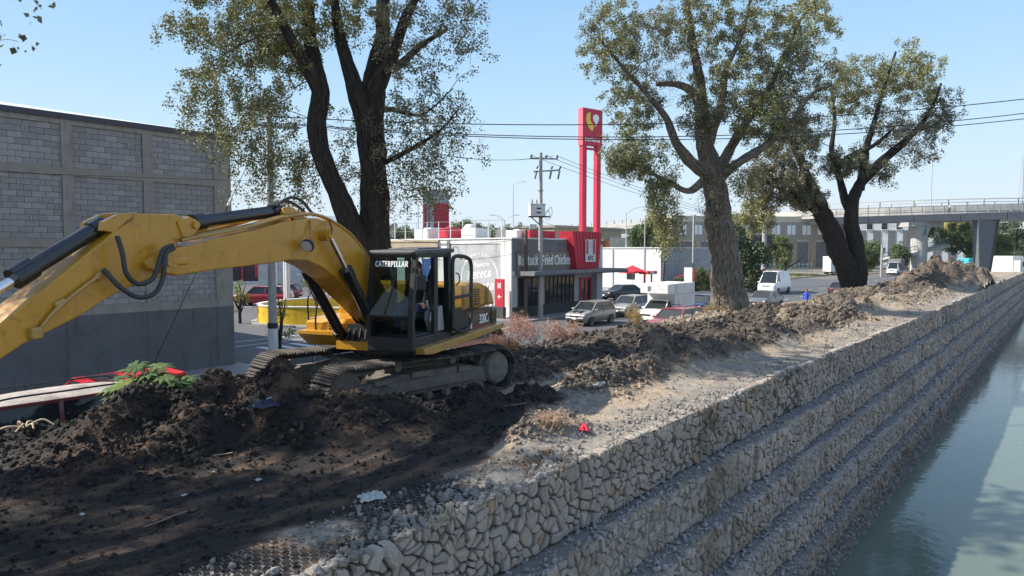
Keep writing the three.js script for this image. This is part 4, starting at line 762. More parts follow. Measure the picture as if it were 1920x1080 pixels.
tree('poplar_tree', 'poplar whose leafy branch tips reach in at the upper left corner', [-12.4, 1.5, -8.2], [
  [[0, -1.8, 0, .75], [0, 1.5, 0, .55], [.2, 3.6, -.2, .46], [.5, 5.8, -.3, .38], [.7, 8, -.4, .28], [.8, 10.5, -.4, .16]], [[.2, 3.8, -.2, .3], [1.4, 5.2, 0, .22], [2.8, 6.2, .2, .15], [4.4, 6.3, .1, .08], [5.4, 6.0, 0, .045]], [[.4, 5.2, -.2, .26], [-.8, 7, .8, .18], [-1.8, 9, 1.4, .1]], [[.6, 7, -.3, .2], [2.0, 8.6, .6, .12], [3.4, 9.6, 1.2, .06]], [[.5, 6, -.3, .2], [.9, 7.6, -1.8, .13], [1.4, 8.8, -3.2, .06]],
], [
  [5.9, 6.15, .0, .85, .75, .7, 30, 4, 2, .3], [5.75, 5.2, .0, .6, .5, .4, 12, 3, 2, .4], [3.2, 6.6, .3, 1.6, 1.0, 1.6, 90, 7, 0], [.8, 9.5, -.2, 3.4, 2.4, 3.0, 260, 10, 0], [2.8, 9.4, 1.4, 1.8, 1.4, 1.8, 110, 9, 0], [-1.6, 8.4, 1.4, 2.2, 1.8, 2.0, 130, 9, 0], [1.2, 8.2, -3.0, 1.8, 1.6, 1.8, 110, 9, 0], [.6, 6.4, 1.6, 1.8, 1.0, 1.5, 80, 8, 0],
], { seed: 99, leaf: .07, density: .62, twig: 1, bark, leafTones: TONES, clear: 3.4, group: G });

// bushy background trees: a short trunk, ascending limbs, leaf sprays through the crown's volume
function bush(name, label, pos, h, w, tone, seed, o = {}) {
  const r = rng(seed), limbs = [[[0, -.2, 0, h * .035], [0, h * .25, 0, h * .03], [.1, h * .55, 0, h * .02], [0, h * .8, 0, h * .008]]];
  for (let k = 0; k < 5; k++) { const a = k * 1.26 + r(), q = w * (.25 + .15 * r()); limbs.push([[0, h * (.18 + .05 * k), 0, h * .018], [Math.cos(a) * q * .6, h * (.35 + .06 * k), Math.sin(a) * q * .6, h * .012], [Math.cos(a) * q, h * (.55 + .07 * k), Math.sin(a) * q, h * .005]]); }
  const blobs = []; const n = o.blobs ?? 7;
  for (let k = 0; k < n; k++) { const a = r() * 6.3, q = w * .5 * (.3 + .45 * r()), y = h * (o.low ?? .3) + h * (1 - (o.low ?? .3)) * (.15 + .7 * k / n); blobs.push([Math.cos(a) * q, y, Math.sin(a) * q, w * .26, h * .2, w * .26, o.twigs ?? 34, 5, tone, .2]); }
  return tree(name, label, pos, limbs, blobs, { seed, leaf: h * .026 * (o.leafK ?? 1), twig: h * .16, bark: o.bark ?? bark, leafTones: o.tones ?? [[.085, .13, .035], [.13, .18, .05], [.055, .085, .03]], clear: h * .15, noise: .1, spray: 8, group: o.group });
}
// ------------------------------------------------------------------ block-walled warehouse across the road (facade at l = 26)
const roadThing = (name, label, cat, l, group) => thing(name, label, cat, W(0, l), ROT, group);   // local x = s, local z = l0 - l
const Bd = {
  mortar: mat([.2, .19, .175], 1, { map: 'concrete', rep: .5 }), frame: mat([.39, .355, .30], .95, { map: 'concrete', rep: .45, bump: ['stoneB', .006, 1] }),
  grey: mat([.17, .168, .17], .9, { map: 'concrete', rep: .25, bump: ['stoneB', .003, 1.5] }), gutter: mat([.07, .07, .085], .5, { metal: .3 }), roof: mat([.78, .79, .79], .35, { metal: .2 }),
  wallGrey: mat([.50, .51, .525], .85, { map: 'concrete', rep: .16 }), dark: mat([.062, .064, .068], .8, { map: 'concrete', rep: .3 }), mid: mat([.20, .205, .215], .8, { map: 'concrete', rep: .25 }),
  tan: mat([.45, .37, .26], .9, { map: 'concrete', rep: .25 }), cream: mat([.62, .57, .45], .9, { map: 'concrete', rep: .12 }), red: mat([.50, .018, .045], .55, { map: 'paint', rep: .4 }), glass: mat([.02, .024, .027], .06, { specularIntensity: 1 }),
  wood: mat([.34, .285, .225], .8), letter: mat([.82, .82, .80], .6), steel: mat([.14, .15, .17], .6, { map: 'concrete', rep: .2 }), deck: mat([.47, .455, .43], .9, { map: 'concrete', rep: .12 }), green: mat([.05, .20, .15], .6),
};
{
  const g = roadThing('warehouse', 'tall grey concrete block warehouse with dark painted base, beside the boom', 'building', 26);
  const wall = mesh('wall', [span(-22, 13.9, 0, 9.2, -26, -.03)], Bd.mortar, g);
  mesh('painted_base', [span(-22, 13.96, 0, 2.5, -.03, .035)], Bd.grey, g);
  const cols = [13.62, 10.83, 8.27, 5.66, 3.02, .4, -2.2, -4.8, -7.4, -10];
  for (const s of cols) { const w = s > 13 ? .34 : .17; mesh('column', [span(s - w, s + w, 2.5, 9.05, -.03, .05)], Bd.frame, g); mesh('painted_column', [span(s - w, s + w, 0, 2.5, .035, .06)], Bd.grey, g); }
  const beams = [[2.5, 2.82], [4.82, 5.1], [7.2, 7.48], [8.88, 9.06]];
  for (const [a, b] of beams) for (let i = 0; i < cols.length - 1; i++) mesh('beam', [span(cols[i + 1] + .17, cols[i] - (i ? .17 : .34), a, b, -.03, .042)], Bd.frame, g);
  const tones = [.38, .41, .44, .36, .47, .40].map((v) => mat([v, v * .955, v * .9], 1, { map: 'concrete', rep: .9, bump: ['stoneB', .006, 2] }));
  const block = boxUV(prep(rbox(.388, .19, .05, 0, 0, 0, .006, 0, 0, 0, 1))); ready(block);
  const half = boxUV(prep(rbox(.19, .19, .05, 0, 0, 0, .006, 0, 0, 0, 1))); ready(half);
  const r = rng(71); let n = 0; const spare = new Map();
  const bands = [[7.48, 8.88], [5.1, 7.2], [2.82, 4.82]];
  for (const [y0, y1] of bands) for (let i = 0; i < cols.length - 1; i++) {
    const a = cols[i + 1] + .17, b = cols[i] - (i ? .17 : .34), rows = Math.round((y1 - y0) / .2), rh = (y1 - y0) / rows;
    for (let j = 0; j < rows; j++) for (let x = a + (j % 2 ? -.2 : 0); x < b - .02; x += .4) {
      const x0 = Math.max(x, a) + .005, x1 = Math.min(x + .4, b) - .005; if (x1 - x0 < .04) continue;
      const full = x1 - x0 > .36, geo = full ? block : half, m = tones[Math.floor(r() * (y0 < 7 ? 6 : 6))], z = -.035 + .006 * r(), sc = full ? (x1 - x0) / .388 : (x1 - x0) / .19;
      if (n < 300 && a > 5 && (y0 > 5 || x > 9)) { const k = mesh('block', geo, m, g); k.position.set((x0 + x1) / 2, y0 + (j + .5) * rh, z); k.scale.set(sc, (rh - .012) / .19, 1); n++; }
      else { const q = geo.clone(); q.userData = {}; q.scale(sc, (rh - .012) / .19, 1); q.translate((x0 + x1) / 2, y0 + (j + .5) * rh, z); if (!spare.has(m)) spare.set(m, []); spare.get(m).push(q); }
    }
  }
  for (const [m, list] of spare) stuff(mesh('block_courses', list, m, g));
  mesh('gutter', [span(-22, 14.02, 9.05, 9.24, -.06, .1), span(13.9, 14.02, 9.05, 9.24, -26, -.06), span(13.9, 14.0, 8.6, 9.05, .02, .1)], Bd.gutter, g);
  const rf = new Buf(), hip = (x) => lerp(.44, .15, clamp((x + 8) / 21)); for (let x = -22; x < 13.4; x += .5) { const x1 = Math.min(13.9, x + .5); rf.quad([x, 9.24, .06], [x1, 9.24, .06], [x1, 9.25 + hip(x1), -.8], [x, 9.25 + hip(x), -.8]); }
  mesh('roof', [rf.geo(), span(-22, 13.4, 9.2, 9.36, -26, -.8)], Bd.roof, g);
  for (const [s, y] of [[7.05, 8.65], [10.2, 8.45], [13.1, 8.3], [7.2, 5.75]]) mesh('wall_bracket', [box(.05, .22, .04, s, y, .0), box(.05, .18, .04, s + .09, y - .02, .0), box(.2, .04, .06, s + .04, y, .01)], M.steel, g);
}
// ------------------------------------------------------------------ the chicken restaurant
{
  const g = roadThing('restaurant', 'grey and white fast food restaurant with slatted sign and red corner tower', 'restaurant', 29.4);
  const wall = mesh('wall', [span(35.7, 47.2, 0, 5.5, -22, 0), span(35.62, 35.7, 0, 5.5, -.95, 0)], M.white, g);
  mesh('parapet_cap', [span(35.58, 47.3, 5.5, 5.6, -22.1, .1), span(35.62, 35.7, 5.18, 5.42, -22, -.95)], M.white, g);
  mesh('mural_panel', [span(35.66, 35.7, .9, 5.15, -5.7, -.95)], Bd.wallGrey, g);
  mesh('base_band', [span(35.64, 35.7, 0, .9, -22, -.95)], Bd.mid, g);
  mesh('tan_parapet', [span(35.55, 36.2, 4.75, 5.35, -13.2, -7.0), span(35.5, 36.3, 5.35, 5.5, -13.3, -6.9)], Bd.tan, g);
  mesh('pilaster', [span(35.5, 35.7, 0, 5.3, -22.1, -21.4)], M.white, g);
  // mural lettering, white paint on grey
  const script = mat([.83, .83, .82], .8), mu = (geo, l, y) => at(at(geo, 0, 0, 0, 0, -Math.PI / 2, 0), 35.655, y, -l);
  const slant = (geo, k) => { const p = geo.attributes.position; for (let i = 0; i < p.count; i++) p.setX(i, p.getX(i) + p.getY(i) * k); return geo; };
  mesh('mural_lettering', mu(at(slant(text('Nuestra', .32, .008, .8, SERIF), .25), 0, 0, 0, 0, 0, .1), 2.75, 3.72), script, g);
  mesh('mural_lettering', mu(at(slant(text('Receta', .58, .008, .85, SERIF), .25), 0, 0, 0, 0, 0, .1), 2.95, 3.05), script, g);
  mesh('mural_lettering', mu(at(slant(text('Secreta', .62, .008, .9, SERIF), .25), 0, 0, 0, 0, 0, .1), 3.0, 2.15), script, g);
  const ring = []; for (let k = 0; k < 26; k++) { const a = -.2 + k * .135; if (k > 6 && k < 19) continue; ring.push(at(box(.22, .09, .008, 0, 0, 0), 1.72 * Math.cos(a), 1.72 * Math.sin(a), 0, 0, 0, a + Math.PI / 2)); }
  mesh('mural_ring', mu(join(ring), 2.95, 2.75), script, g);
  [...'HIERBAS Y ESPECIAS'].forEach((ch, i) => { if (ch === ' ') return; const a = 2.42 - i * .104; mesh('mural_letter', mu(at(text(ch, .2, .008, .8), 1.72 * Math.cos(a), 1.72 * Math.sin(a), 0, 0, 0, a - Math.PI / 2), 2.95, 2.75), script, g); });
  mesh('mural_flourish', mu(tube([[-1.2, .1, 0], [-.3, -.1, 0], [.5, .05, 0], [1.0, -.05, 0], [1.1, -.45, 0], [.7, -.6, 0], [.55, -.35, 0]], .07, 6, 40), 2.9, 1.35), script, g);
  mesh('wall_lamp', [tube([[35.7, 4.95, -5.2], [35.5, 5.0, -5.2], [35.35, 4.9, -5.2]], .025, 6), rbox(.14, .3, .14, 35.33, 4.72, -5.2, .04)], Bd.dark, g);
  mesh('downpipe', [span(35.58, 35.7, 0, 5.5, -6.1, -5.8)], Bd.mid, g);
  // street front
  mesh('front_panel', [span(35.72, 43.2, 3.3, 5.2, 0, .03), span(35.72, 47.18, 5.2, 5.5, 0, .06)], Bd.mid, g);
  mesh('front_wall', [span(35.72, 47.18, .9, 3.0, 0, .02)], Bd.wallGrey, g);
  mesh('front_base', [span(35.72, 47.18, 0, .85, 0, .06)], Bd.dark, g);
  mesh('sign_backing', [span(36.1, 42.5, 3.22, 4.62, .03, .06)], Bd.dark, g);
  for (let k = 0; k < 32; k++) mesh('sign_slat', span(36.14 + k * .2, 36.24 + k * .2, 3.24, 4.6, .06, .13), Bd.wood, g);
  mesh('sign_lettering', at(text('Kentucky Fried Chicken', .7, .05, .575), 39.35, 3.93, .14), Bd.letter, g);
  const can = mesh('canopy', [span(36.0, 48.3, 3.02, 3.3, .02, 1.7), span(47.2, 48.3, 3.02, 3.3, -4, .02)], Bd.mid, g);
  mesh('canopy_edge', [span(35.98, 48.32, 3.0, 3.08, 1.7, 1.74)], Bd.dark, can);
  for (const [a, b, n] of [[36.3, 38.6, 3], [39.4, 43.0, 7]]) { const w = mesh('window', [span(a, b, .85, 2.85, .02, .04)], Bd.glass, g); for (let k = 0; k <= n; k++) mesh('mullion', span(lerp(a, b, k / n) - .035, lerp(a, b, k / n) + .035, .85, 2.85, .04, .09), Bd.dark, w); mesh('window_head', span(a, b, 2.78, 2.86, .04, .09), Bd.dark, w); }
  const d = mesh('entrance_door', [span(43.9, 45.3, .1, 2.5, .03, .05)], Bd.glass, g);
  for (const [a, b, y0, y1] of [[43.8, 43.95, .05, 2.6], [45.25, 45.4, .05, 2.6], [44.5, 44.68, .05, 2.5], [43.8, 45.4, 2.45, 2.62], [43.95, 45.25, .05, .3]]) mesh('door_frame', span(a, b, y0, y1, .05, .1), Bd.red, d);
  mesh('pillar', [span(45.6, 46.2, 0, 3.02, .06, .5)], Bd.wallGrey, g);
  // red flared tower with a logo board
  const tw = prism([[42.5, 3.31], [45.5, 3.31], [45.95, 6.15], [41.9, 6.15]], 1.3, 0, -.6);
  const tower = mesh('corner_tower', tw, Bd.red, g);
  for (let k = 1; k < 9; k++) mesh('tower_rib', bar([lerp(42.5, 45.5, k / 9), 3.33, .72], [lerp(41.9, 45.95, k / 9), 6.13, .72], .03, .03), Bd.red, tower);
  for (let k = 1; k < 5; k++) mesh('tower_rail', bar([lerp(45.52, 45.97, k / 5), lerp(3.31, 6.2, k / 5), -.58], [lerp(45.52, 45.97, k / 5), lerp(3.31, 6.2, k / 5), .7], .03, .03), Bd.red, tower);
  const bd = mesh('logo_board', [span(43.5, 44.85, 3.85, 5.55, .74, .82)], M.white, tower);
  mesh('logo_stripe', [span(43.58, 43.82, 4.45, 5.5, .82, .835), span(44.5, 44.76, 4.45, 5.5, .82, .835)], Bd.red, bd);
  mesh('logo_letters', at(text('KFC', .36, .015, .95), 44.18, 4.14, .825), mat([.02, .02, .02], .6), bd);
  mesh('roof_beam', [span(38.4, 41.5, 5.6, 6.15, -1.2, -.6)], Bd.red, g);
  // things that stand on the roof
  for (const [s, l, w, h, dd, m, n] of [[38, 10, 2.6, .8, 1.6, M.white, 'air_conditioner'], [38, 5.4, 1.8, .7, 1.4, M.white, 'air_conditioner'], [39, 3.2, 1.3, .6, 1.2, Bd.mid, 'air_conditioner'], [37.6, 7.6, 1.7, .8, .9, Bd.red, 'vent_box'], [39, 1.8, 2.4, .55, 1.0, M.white, 'air_conditioner']]) mesh(n, [rbox(w, h, dd, s, 5.6 + h / 2, -l, .04), rbox(w * .5, .1, dd * .5, s, 5.6 + h + .05, -l, .03)], m, g);
  mesh('water_tank', at(lathe([[0, 0], [.45, 0], [.5, .2], [.5, .9], [.3, 1.15], [0, 1.2]], 16), 38.6, 5.55, -6.6), M.white, g);
  mesh('satellite_dish', [at(lathe([[0, 0], [.3, .05], [.55, .2]], 18), 37, 6.4, -13.5, 0, 0, 1.1), rod([37, 5.5, -13.5], [37, 6.4, -13.5], .05)], Bd.dark, g);
  for (let k = 0; k < 14; k++) mesh('fence_post', rod([36.4, 5.5, -1.5 - k * 1.25], [36.4, 6.9, -1.5 - k * 1.25], .035, .035, 6), M.white, g);
  mesh('fence_rail', [bar([36.4, 6.2, -1.5], [36.4, 6.2, -17.8], .03, .03), bar([36.4, 6.85, -1.5], [36.4, 6.85, -17.8], .03, .03)], M.steel, g);
}
{ // drive-through sign at the corner
  const g = roadThing('order_sign', 'narrow dark red pillar sign with white arrow by the restaurant corner', 'sign', 29.9);
  mesh('sign_panel', [rbox(.12, 1.9, .8, 35.0, 1.85, 0, .02)], Bd.red, g);
  mesh('sign_foot', [span(34.85, 35.15, 0, .9, -.42, .42)], Bd.dark, g);
  mesh('arrow', at(at(join([box(.3, .05, .01, .05, 0, 0), box(.2, .05, .01, -.05, .06, 0, 0, 0, .8), box(.2, .05, .01, -.05, -.06, 0, 0, 0, -.8)]), 0, 0, 0, 0, -Math.PI / 2, 0), 34.93, 1.6, 0), Bd.letter, g);
  mesh('pictogram', at(at(join([box(.26, .05, .01, 0, .25, 0), box(.26, .05, .01, 0, .15, 0), box(.26, .05, .01, 0, .05, 0), box(.05, .4, .01, -.1, .15, 0), box(.05, .4, .01, .1, .15, 0)]), 0, 0, 0, 0, -Math.PI / 2, 0), 34.93, 2.2, 0), Bd.letter, g);
}
{ // tall red supermarket totem
  const g = thing('pylon_sign', 'tall red twin-post pylon sign with yellow and white emblem', 'sign', [10.9, 0, -96], ROT - .24);
  const red = mat([.52, .02, .05], .55, { map: 'paint', rep: .2 }); g.scale.y = .945;
  for (const x of [-1.35, 1.35]) mesh('post', span(x - .38, x + .38, 0, 20.4, -.35, .35), red, g);
  const p = mesh('sign_panel', [span(-1.8, 1.8, 20.4, 25.6, -.42, .42)], red, g);
  mesh('panel_frame', [span(-1.86, -1.8, 20.3, 25.7, -.46, .46), span(1.8, 1.86, 20.3, 25.7, -.46, .46), span(-1.8, 1.8, 25.6, 25.7, -.46, .46)], mat([.66, .12, .16], .5), p);
  const blob = (pts, m, n) => { const s = new THREE.Shape(); s.setFromPoints(new THREE.SplineCurve(pts.map((q) => new THREE.Vector2(...q))).getPoints(40)); const e = new THREE.ExtrudeGeometry(s, { depth: .03, bevelEnabled: false }); e.translate(0, 0, .425); return mesh(n, e, m, p); };
  blob([[-.35, 25.2], [-1.0, 24.9], [-1.2, 24.1], [-.9, 23.2], [-.15, 22.5], [.2, 22.9], [.15, 23.4], [-.35, 23.9], [-.45, 24.5], [-.35, 25.2]], mat([.80, .55, .06], .5), 'yellow_emblem');
  blob([[.55, 25.0], [.1, 24.6], [.15, 24.1], [.5, 23.7], [.55, 23.2], [.95, 23.8], [1.2, 24.3], [1.1, 24.8], [.55, 25.0]], mat([.82, .82, .82], .5), 'white_emblem');
  mesh('sign_lettering', at(text('Soriana', .62, .03, .92), 0, 21.25, .425), mat([.84, .84, .84], .5), p);
  mesh('cross_beam', span(-1.0, 1.0, 19.8, 20.1, -.2, .2), red, g);
}
// ------------------------------------------------------------------ buildings farther off
{
  const g = roadThing('white_building', 'long low white building behind the car park, sunlit end wall', 'building', 38);
  mesh('wall', [span(74, 92, 0, 5.0, -13, 0)], M.white, g);
  mesh('side_shade_face', [span(74.05, 92, 3.2, 5.0, .0, .04), span(74.05, 92, .2, 3.15, .0, .03)], mat([.42, .42, .43], .85, { map: 'concrete', rep: .2 }), g);  // shade on the canal-facing side of the white wall, put into this grey
  for (const l of [2.2, 6.6]) mesh('pilaster', span(73.9, 74, 0, 4.9, -l - .09, -l + .09), Bd.wallGrey, g);
  mesh('roof_edge', [span(73.9, 92.1, 5.0, 5.12, -13.1, .1)], M.white, g);
  mesh('shop_window', [span(73.94, 74, 1.2, 2.4, -4.6, -3.5)], Bd.glass, g);
  mesh('door', [span(84, 85.2, 0, 2.4, .04, .06)], M.white, g);
}
{
  const g = thing('beige_building', 'flat roofed beige shop block with one orange column, behind the red tower', 'building', [16, 0, -126], ROT);
  mesh('wall', [span(-14, 8, 0, 8.6, -8, 0)], Bd.tan, g); mesh('white_wing', span(3, 16, 0, 7.2, -10, .5), Bd.cream, g);
  mesh('orange_column', rod([1.4, 0, .8], [1.4, 6.8, .8], .55, .55, 12), mat([.55, .18, .05], .7), g);
  mesh('roof_slab', span(-14.3, 8.3, 8.6, 9.0, -8.2, .4), Bd.frame, g);
  for (let k = 0; k < 5; k++) mesh('window', span(-12 + k * 2.6, -10.4 + k * 2.6, 5.6, 7.4, 0, .05), Bd.glass, g);
}
{
  const g = thing('stacked_sign_tower', 'grey and red boxy sign tower standing beyond the restaurant roof', 'tower', [-14.8, 0, -130], .28);
  mesh('shaft', [span(-2.3, -1.2, 0, 16.2, -1, 1), span(-1.0, 2.6, 0, 16.2, -.8, 1.2)], Bd.wallGrey, g);
  mesh('red_panel', [span(-.2, 2.62, 8.6, 13.6, 1.2, 1.26), span(2.6, 2.66, 8.6, 13.6, -.8, 1.26)], Bd.red, g);
  mesh('red_strip', [span(-2.0, -1.5, 8.2, 13.4, 1.0, 1.06)], Bd.red, g); mesh('white_post', [span(-.95, -.45, 0, 9.6, 1.21, 1.5)], M.white, g);
}
{
  const g = thing('dark_storefront', 'dark storefront with a red poster beyond the parking lot', 'shop', [-39, 0, -97], .1);
  mesh('wall', span(-9, 9, 0, 6.5, -8, 0), mat([.045, .028, .03], .8), g); mesh('poster', span(2.4, 6.0, .9, 3.0, .02, .06), Bd.red, g);
  mesh('poster_lettering', [box(.9, .9, .03, 3.4, 2.0, .08), box(.8, .16, .03, 4.9, 2.3, .08), box(.8, .16, .03, 4.9, 1.8, .08)], mat([.55, .2, .2], .7), g);
  for (let k = 0; k < 4; k++) mesh('red_post', span(-6 + k * 2.2, -5.8 + k * 2.2, 0, 3.4, .05, .2), Bd.red, g);
  mesh('white_stripe', span(-9, 9, .0, .35, .02, .3), M.white, g); mesh('fascia', span(-9.1, 9.1, 5.4, 6.6, 0, .3), Bd.red, g);
}
{
  const g = thing('white_shop_wall', 'pale low wall closing the parking lot behind the white posts', 'wall', [-26, 0, -90], .35);
  mesh('wall_panel', span(-7, 8, 0, 4.2, -.3, 0), mat([.55, .54, .51], .9, { map: 'concrete', rep: .2 }), g); mesh('wall_coping', span(-7.1, 8.1, 4.2, 4.35, -.4, .1), M.white, g);
}
{
  const g = thing('office_building', 'cream office block with a row of square white windows, under the viaduct', 'building', [66, 0, -176], ROT - .75);
  mesh('wall', span(-26, 22, 0, 13.5, -12, 0), Bd.cream, g); mesh('grey_storey', span(-26.05, 22.05, 7.5, 12, .0, .12), Bd.frame, g);
  for (let k = 0; k < 11; k++) { const w = mesh('window', span(-24.4 + k * 4.2, -22.2 + k * 4.2, 8.8, 11.2, .12, .2), mat([.75, .76, .76], .3), g); mesh('window_bar', span(-23.35 + k * 4.2, -23.25 + k * 4.2, 8.8, 11.2, .2, .24), Bd.dark, w); }
  for (let k = 0; k < 9; k++) mesh('pier', span(-25 + k * 5.2, -23.6 + k * 5.2, 0, 7.5, .0, .5), Bd.tan, g);
  for (let k = 0; k < 8; k++) mesh('dark_bay', span(-23.4 + k * 5.2, -20.2 + k * 5.2, .4, 7.0, .02, .06), Bd.mid, g);
}
{
  const g = thing('apartment_block', 'white and grey block of flats with tall window strips, right of the leaning tree', 'building', [128, 0, -228], -.25);
  mesh('wall', span(-22, 20, 0, 17, -14, 0), M.white, g); mesh('roof_slab', span(-22.5, 20.5, 17, 17.6, -14.5, .5), Bd.cream, g);
  for (let k = 0; k < 9; k++) { mesh('grey_strip', span(-20.5 + k * 4.5, -18.2 + k * 4.5, 0, 11.5, 0, .12), Bd.mid, g); const w = mesh('window', span(-18 + k * 4.5, -16.4 + k * 4.5, 11.8, 15.2, 0, .1), Bd.glass, g); mesh('window_sill', span(-18.1 + k * 4.5, -16.3 + k * 4.5, 11.6, 11.8, 0, .3), M.white, w); }
  mesh('yellow_bay', span(14, 20.2, 6, 16.4, -2, .3), mat([.62, .48, .16], .8), g);
}
{ // pale far mountains
  const b = new Buf(), n = 90, P = (i, k) => { const a = -1.5 + 2.6 * i / n, d = 8200 + k * 900, h = k ? 330 + 330 * fbm(i * .09 + 3, 1, 4) + 110 * fbm(i * .4, 7, 3) : -20; return [Math.sin(a) * d, Math.max(-20, h), -Math.cos(a) * d]; };
  for (let i = 0; i < n; i++) { b.quad(P(i, 0), P(i + 1, 0), P(i + 1, 1), P(i, 1)); }
  structure(mesh('mountains', b.geo(), mat([.14, .15, .13], 1)));
}
// ------------------------------------------------------------------ viaduct and footbridge
{
  const g = thing('viaduct', 'long pale concrete road viaduct crossing the background', 'overpass');
  const line = [[-30, 420], [14, 338], [50, 250], [82, 176], [100, 160], [140, 152], [230, 148]].map(([x, d]) => V(x, 0, -d)), c = new THREE.CatmullRomCurve3(line, false, 'centripetal'), n = 60;
  const strip = (off0, off1, y0, y1) => { const b = new Buf(); let prev = null; for (let i = 0; i <= n; i++) { const p = c.getPointAt(i / n), t = c.getTangentAt(i / n), s = V(t.z, 0, -t.x), A = p.clone().addScaledVector(s, off0), B = p.clone().addScaledVector(s, off1), R = [[A.x, y0, A.z], [B.x, y0, B.z], [B.x, y1, B.z], [A.x, y1, A.z]]; if (prev) for (let k = 0; k < 4; k++) b.quad(prev[k], R[k], R[(k + 1) % 4], prev[(k + 1) % 4]); prev = R; } return b.geo(); };
  mesh('girder', [strip(-3.4, 3.4, 11.4, 12.8)], Bd.deck, g); mesh('deck', [strip(-5.5, 5.5, 12.8, 13.6)], Bd.deck, g);
  const pp = mesh('parapet', [strip(-5.6, -5.3, 13.6, 14.9), strip(5.3, 5.6, 13.6, 14.9)], Bd.deck, g);
  mesh('guard_rail', [strip(-5.5, -5.4, 16.1, 16.3), strip(5.4, 5.5, 16.1, 16.3)], Bd.deck, pp);
  for (let i = 0; i < 70; i++) for (const o of [-5.45, 5.45]) { const p = c.getPointAt((i + .5) / 70), t = c.getTangentAt((i + .5) / 70); mesh('rail_post', box(.25, 1.3, .25, p.x + t.z * o, 15.5, p.z - t.x * o), Bd.deck, pp); }
  for (const [t, r] of [[.14, 1.3], [.24, 1.3], [.34, 1.3], [.44, 1.4], [.53, 1.4], [.9, 1.7]]) { const p = c.getPointAt(t), k = mesh('pier', [rod([p.x, -.2, p.z], [p.x, 9, p.z], r, r, 22), rod([p.x, 9, p.z], [p.x, 11.4, p.z], r, r * 1.9, 22)], Bd.deck, g); }
  const p = V(95.5, 0, -160.5); const k = mesh('pier', [rod([p.x, -.2, p.z], [p.x, 8.2, p.z], 1.75, 1.75, 26), rod([p.x, 8.2, p.z], [p.x, 10.2, p.z], 1.75, 2.3, 26), box(9, 1.4, 3.4, p.x, 10.9, p.z, 0, .2, 0)], Bd.deck, g);
  mesh('pier_sleeve', rod([p.x + .1, 8.4, p.z + 2.0], [p.x + .1, 10.4, p.z + 2.0], .3, .3, 10), Bd.green, k);
}
{
  const g = thing('footbridge', 'dark grey steel footbridge with open railing on slanted box legs', 'bridge');
  const A = V(58, 10.2, -128), B = V(96, 11.1, -122), C = V(170, 11.5, -118);
  const part = (a, b, n) => { for (let i = 0; i < n; i++) { const p = a.clone().lerp(b, i / n), q = a.clone().lerp(b, (i + .985) / n); mesh('girder_panel', bar(p, q, 2.6, 1.25), Bd.steel, g); } };
  part(A, B, 5); part(B, C, 8);
  const rail = mesh('handrail', [bar(A.clone().add(V(0, 2.1, 1.2)), B.clone().add(V(0, 2.1, 1.2)), .1, .1), bar(B.clone().add(V(0, 2.1, 1.2)), C.clone().add(V(0, 2.1, 1.2)), .1, .1), bar(A.clone().add(V(0, 1.45, 1.2)), B.clone().add(V(0, 1.45, 1.2)), .06, .06), bar(B.clone().add(V(0, 1.45, 1.2)), C.clone().add(V(0, 1.45, 1.2)), .06, .06)], mat([.30, .31, .32], .5), g);
  for (let i = 0; i <= 60; i++) { const t = i / 60, p = t < .35 ? A.clone().lerp(B, t / .35) : B.clone().lerp(C, (t - .35) / .65); mesh('rail_post', box(.12, 1.5, .12, p.x, p.y + 1.4, p.z + 1.2), mat([.30, .31, .32], .5), rail); }
  mesh('red_hoarding', [box(22, 1.6, .1, 128, 12.9, -118.6, 0, .04, 0)], mat([.40, .03, .04], .7), g);
  mesh('bridge_leg', [prism([[84.0, -.1], [85.5, -.1], [86.7, 10.6], [83.4, 10.6]], 1.6, 0, -124.2)], Bd.steel, g);
  mesh('bridge_leg', [prism([[85.6, -.1], [86.8, -.1], [88.2, 10.6], [86.75, 10.6]], 1.6, 0, -125.4)], mat([.05, .052, .06], .6), g);
}
{ // ramp of the green-railed crossing by the pier
  const g = thing('green_railing', 'green metal railing of the ramp beside the thick pier', 'railing');
  const A = V(73, 1.0, -152), B = V(104, 6.6, -164);
  mesh('ramp_slab', bar(A.clone().add(V(0, -.7, 0)), B.clone().add(V(0, -.7, 0)), 2.2, .7), Bd.deck, g);
  mesh('top_rail', [bar(A.clone().add(V(0, 1, 1)), B.clone().add(V(0, 1, 1)), .12, .12), bar(A.clone().add(V(0, .2, 1)), B.clone().add(V(0, .2, 1)), .1, .1)], Bd.green, g);
  for (let i = 0; i <= 24; i++) { const p = A.clone().lerp(B, i / 24); mesh('rail_post', box(.1, 1.1, .1, p.x, p.y + .5, p.z + 1), Bd.green, g); }
}
{
  const g = thing('green_fence', 'low pale green park fence beyond the roundabout kerb', 'fence', [50, 0, -150], 0);
  for (let k = 0; k < 34; k++) mesh('fence_post', span(-14 + k * .9, -13.9 + k * .9, 0, 1.9 + .3 * Math.abs(Math.sin(k * .7)), 0, .08), mat([.30, .42, .38], .6), g);
  mesh('fence_rail', [span(-14, 16, .4, .5, .0, .05), span(-14, 16, 1.6, 1.7, .0, .05)], mat([.30, .42, .38], .6), g);
}
{ // kerbed traffic island with rough grass
  structure(inRoad(mesh('traffic_island', [span(104, 150, 0, .16, -47, -36), span(102, 104, 0, .16, -44, -38)], mat([.33, .30, .22], 1, { map: 'soil', rep: .4 }))));
  structure(inRoad(mesh('far_pavement', [span(88, 104, 0, .12, -64, -36.5), span(60, 74, 0, .14, -60, -36.6)], M.sidewalk)));
}
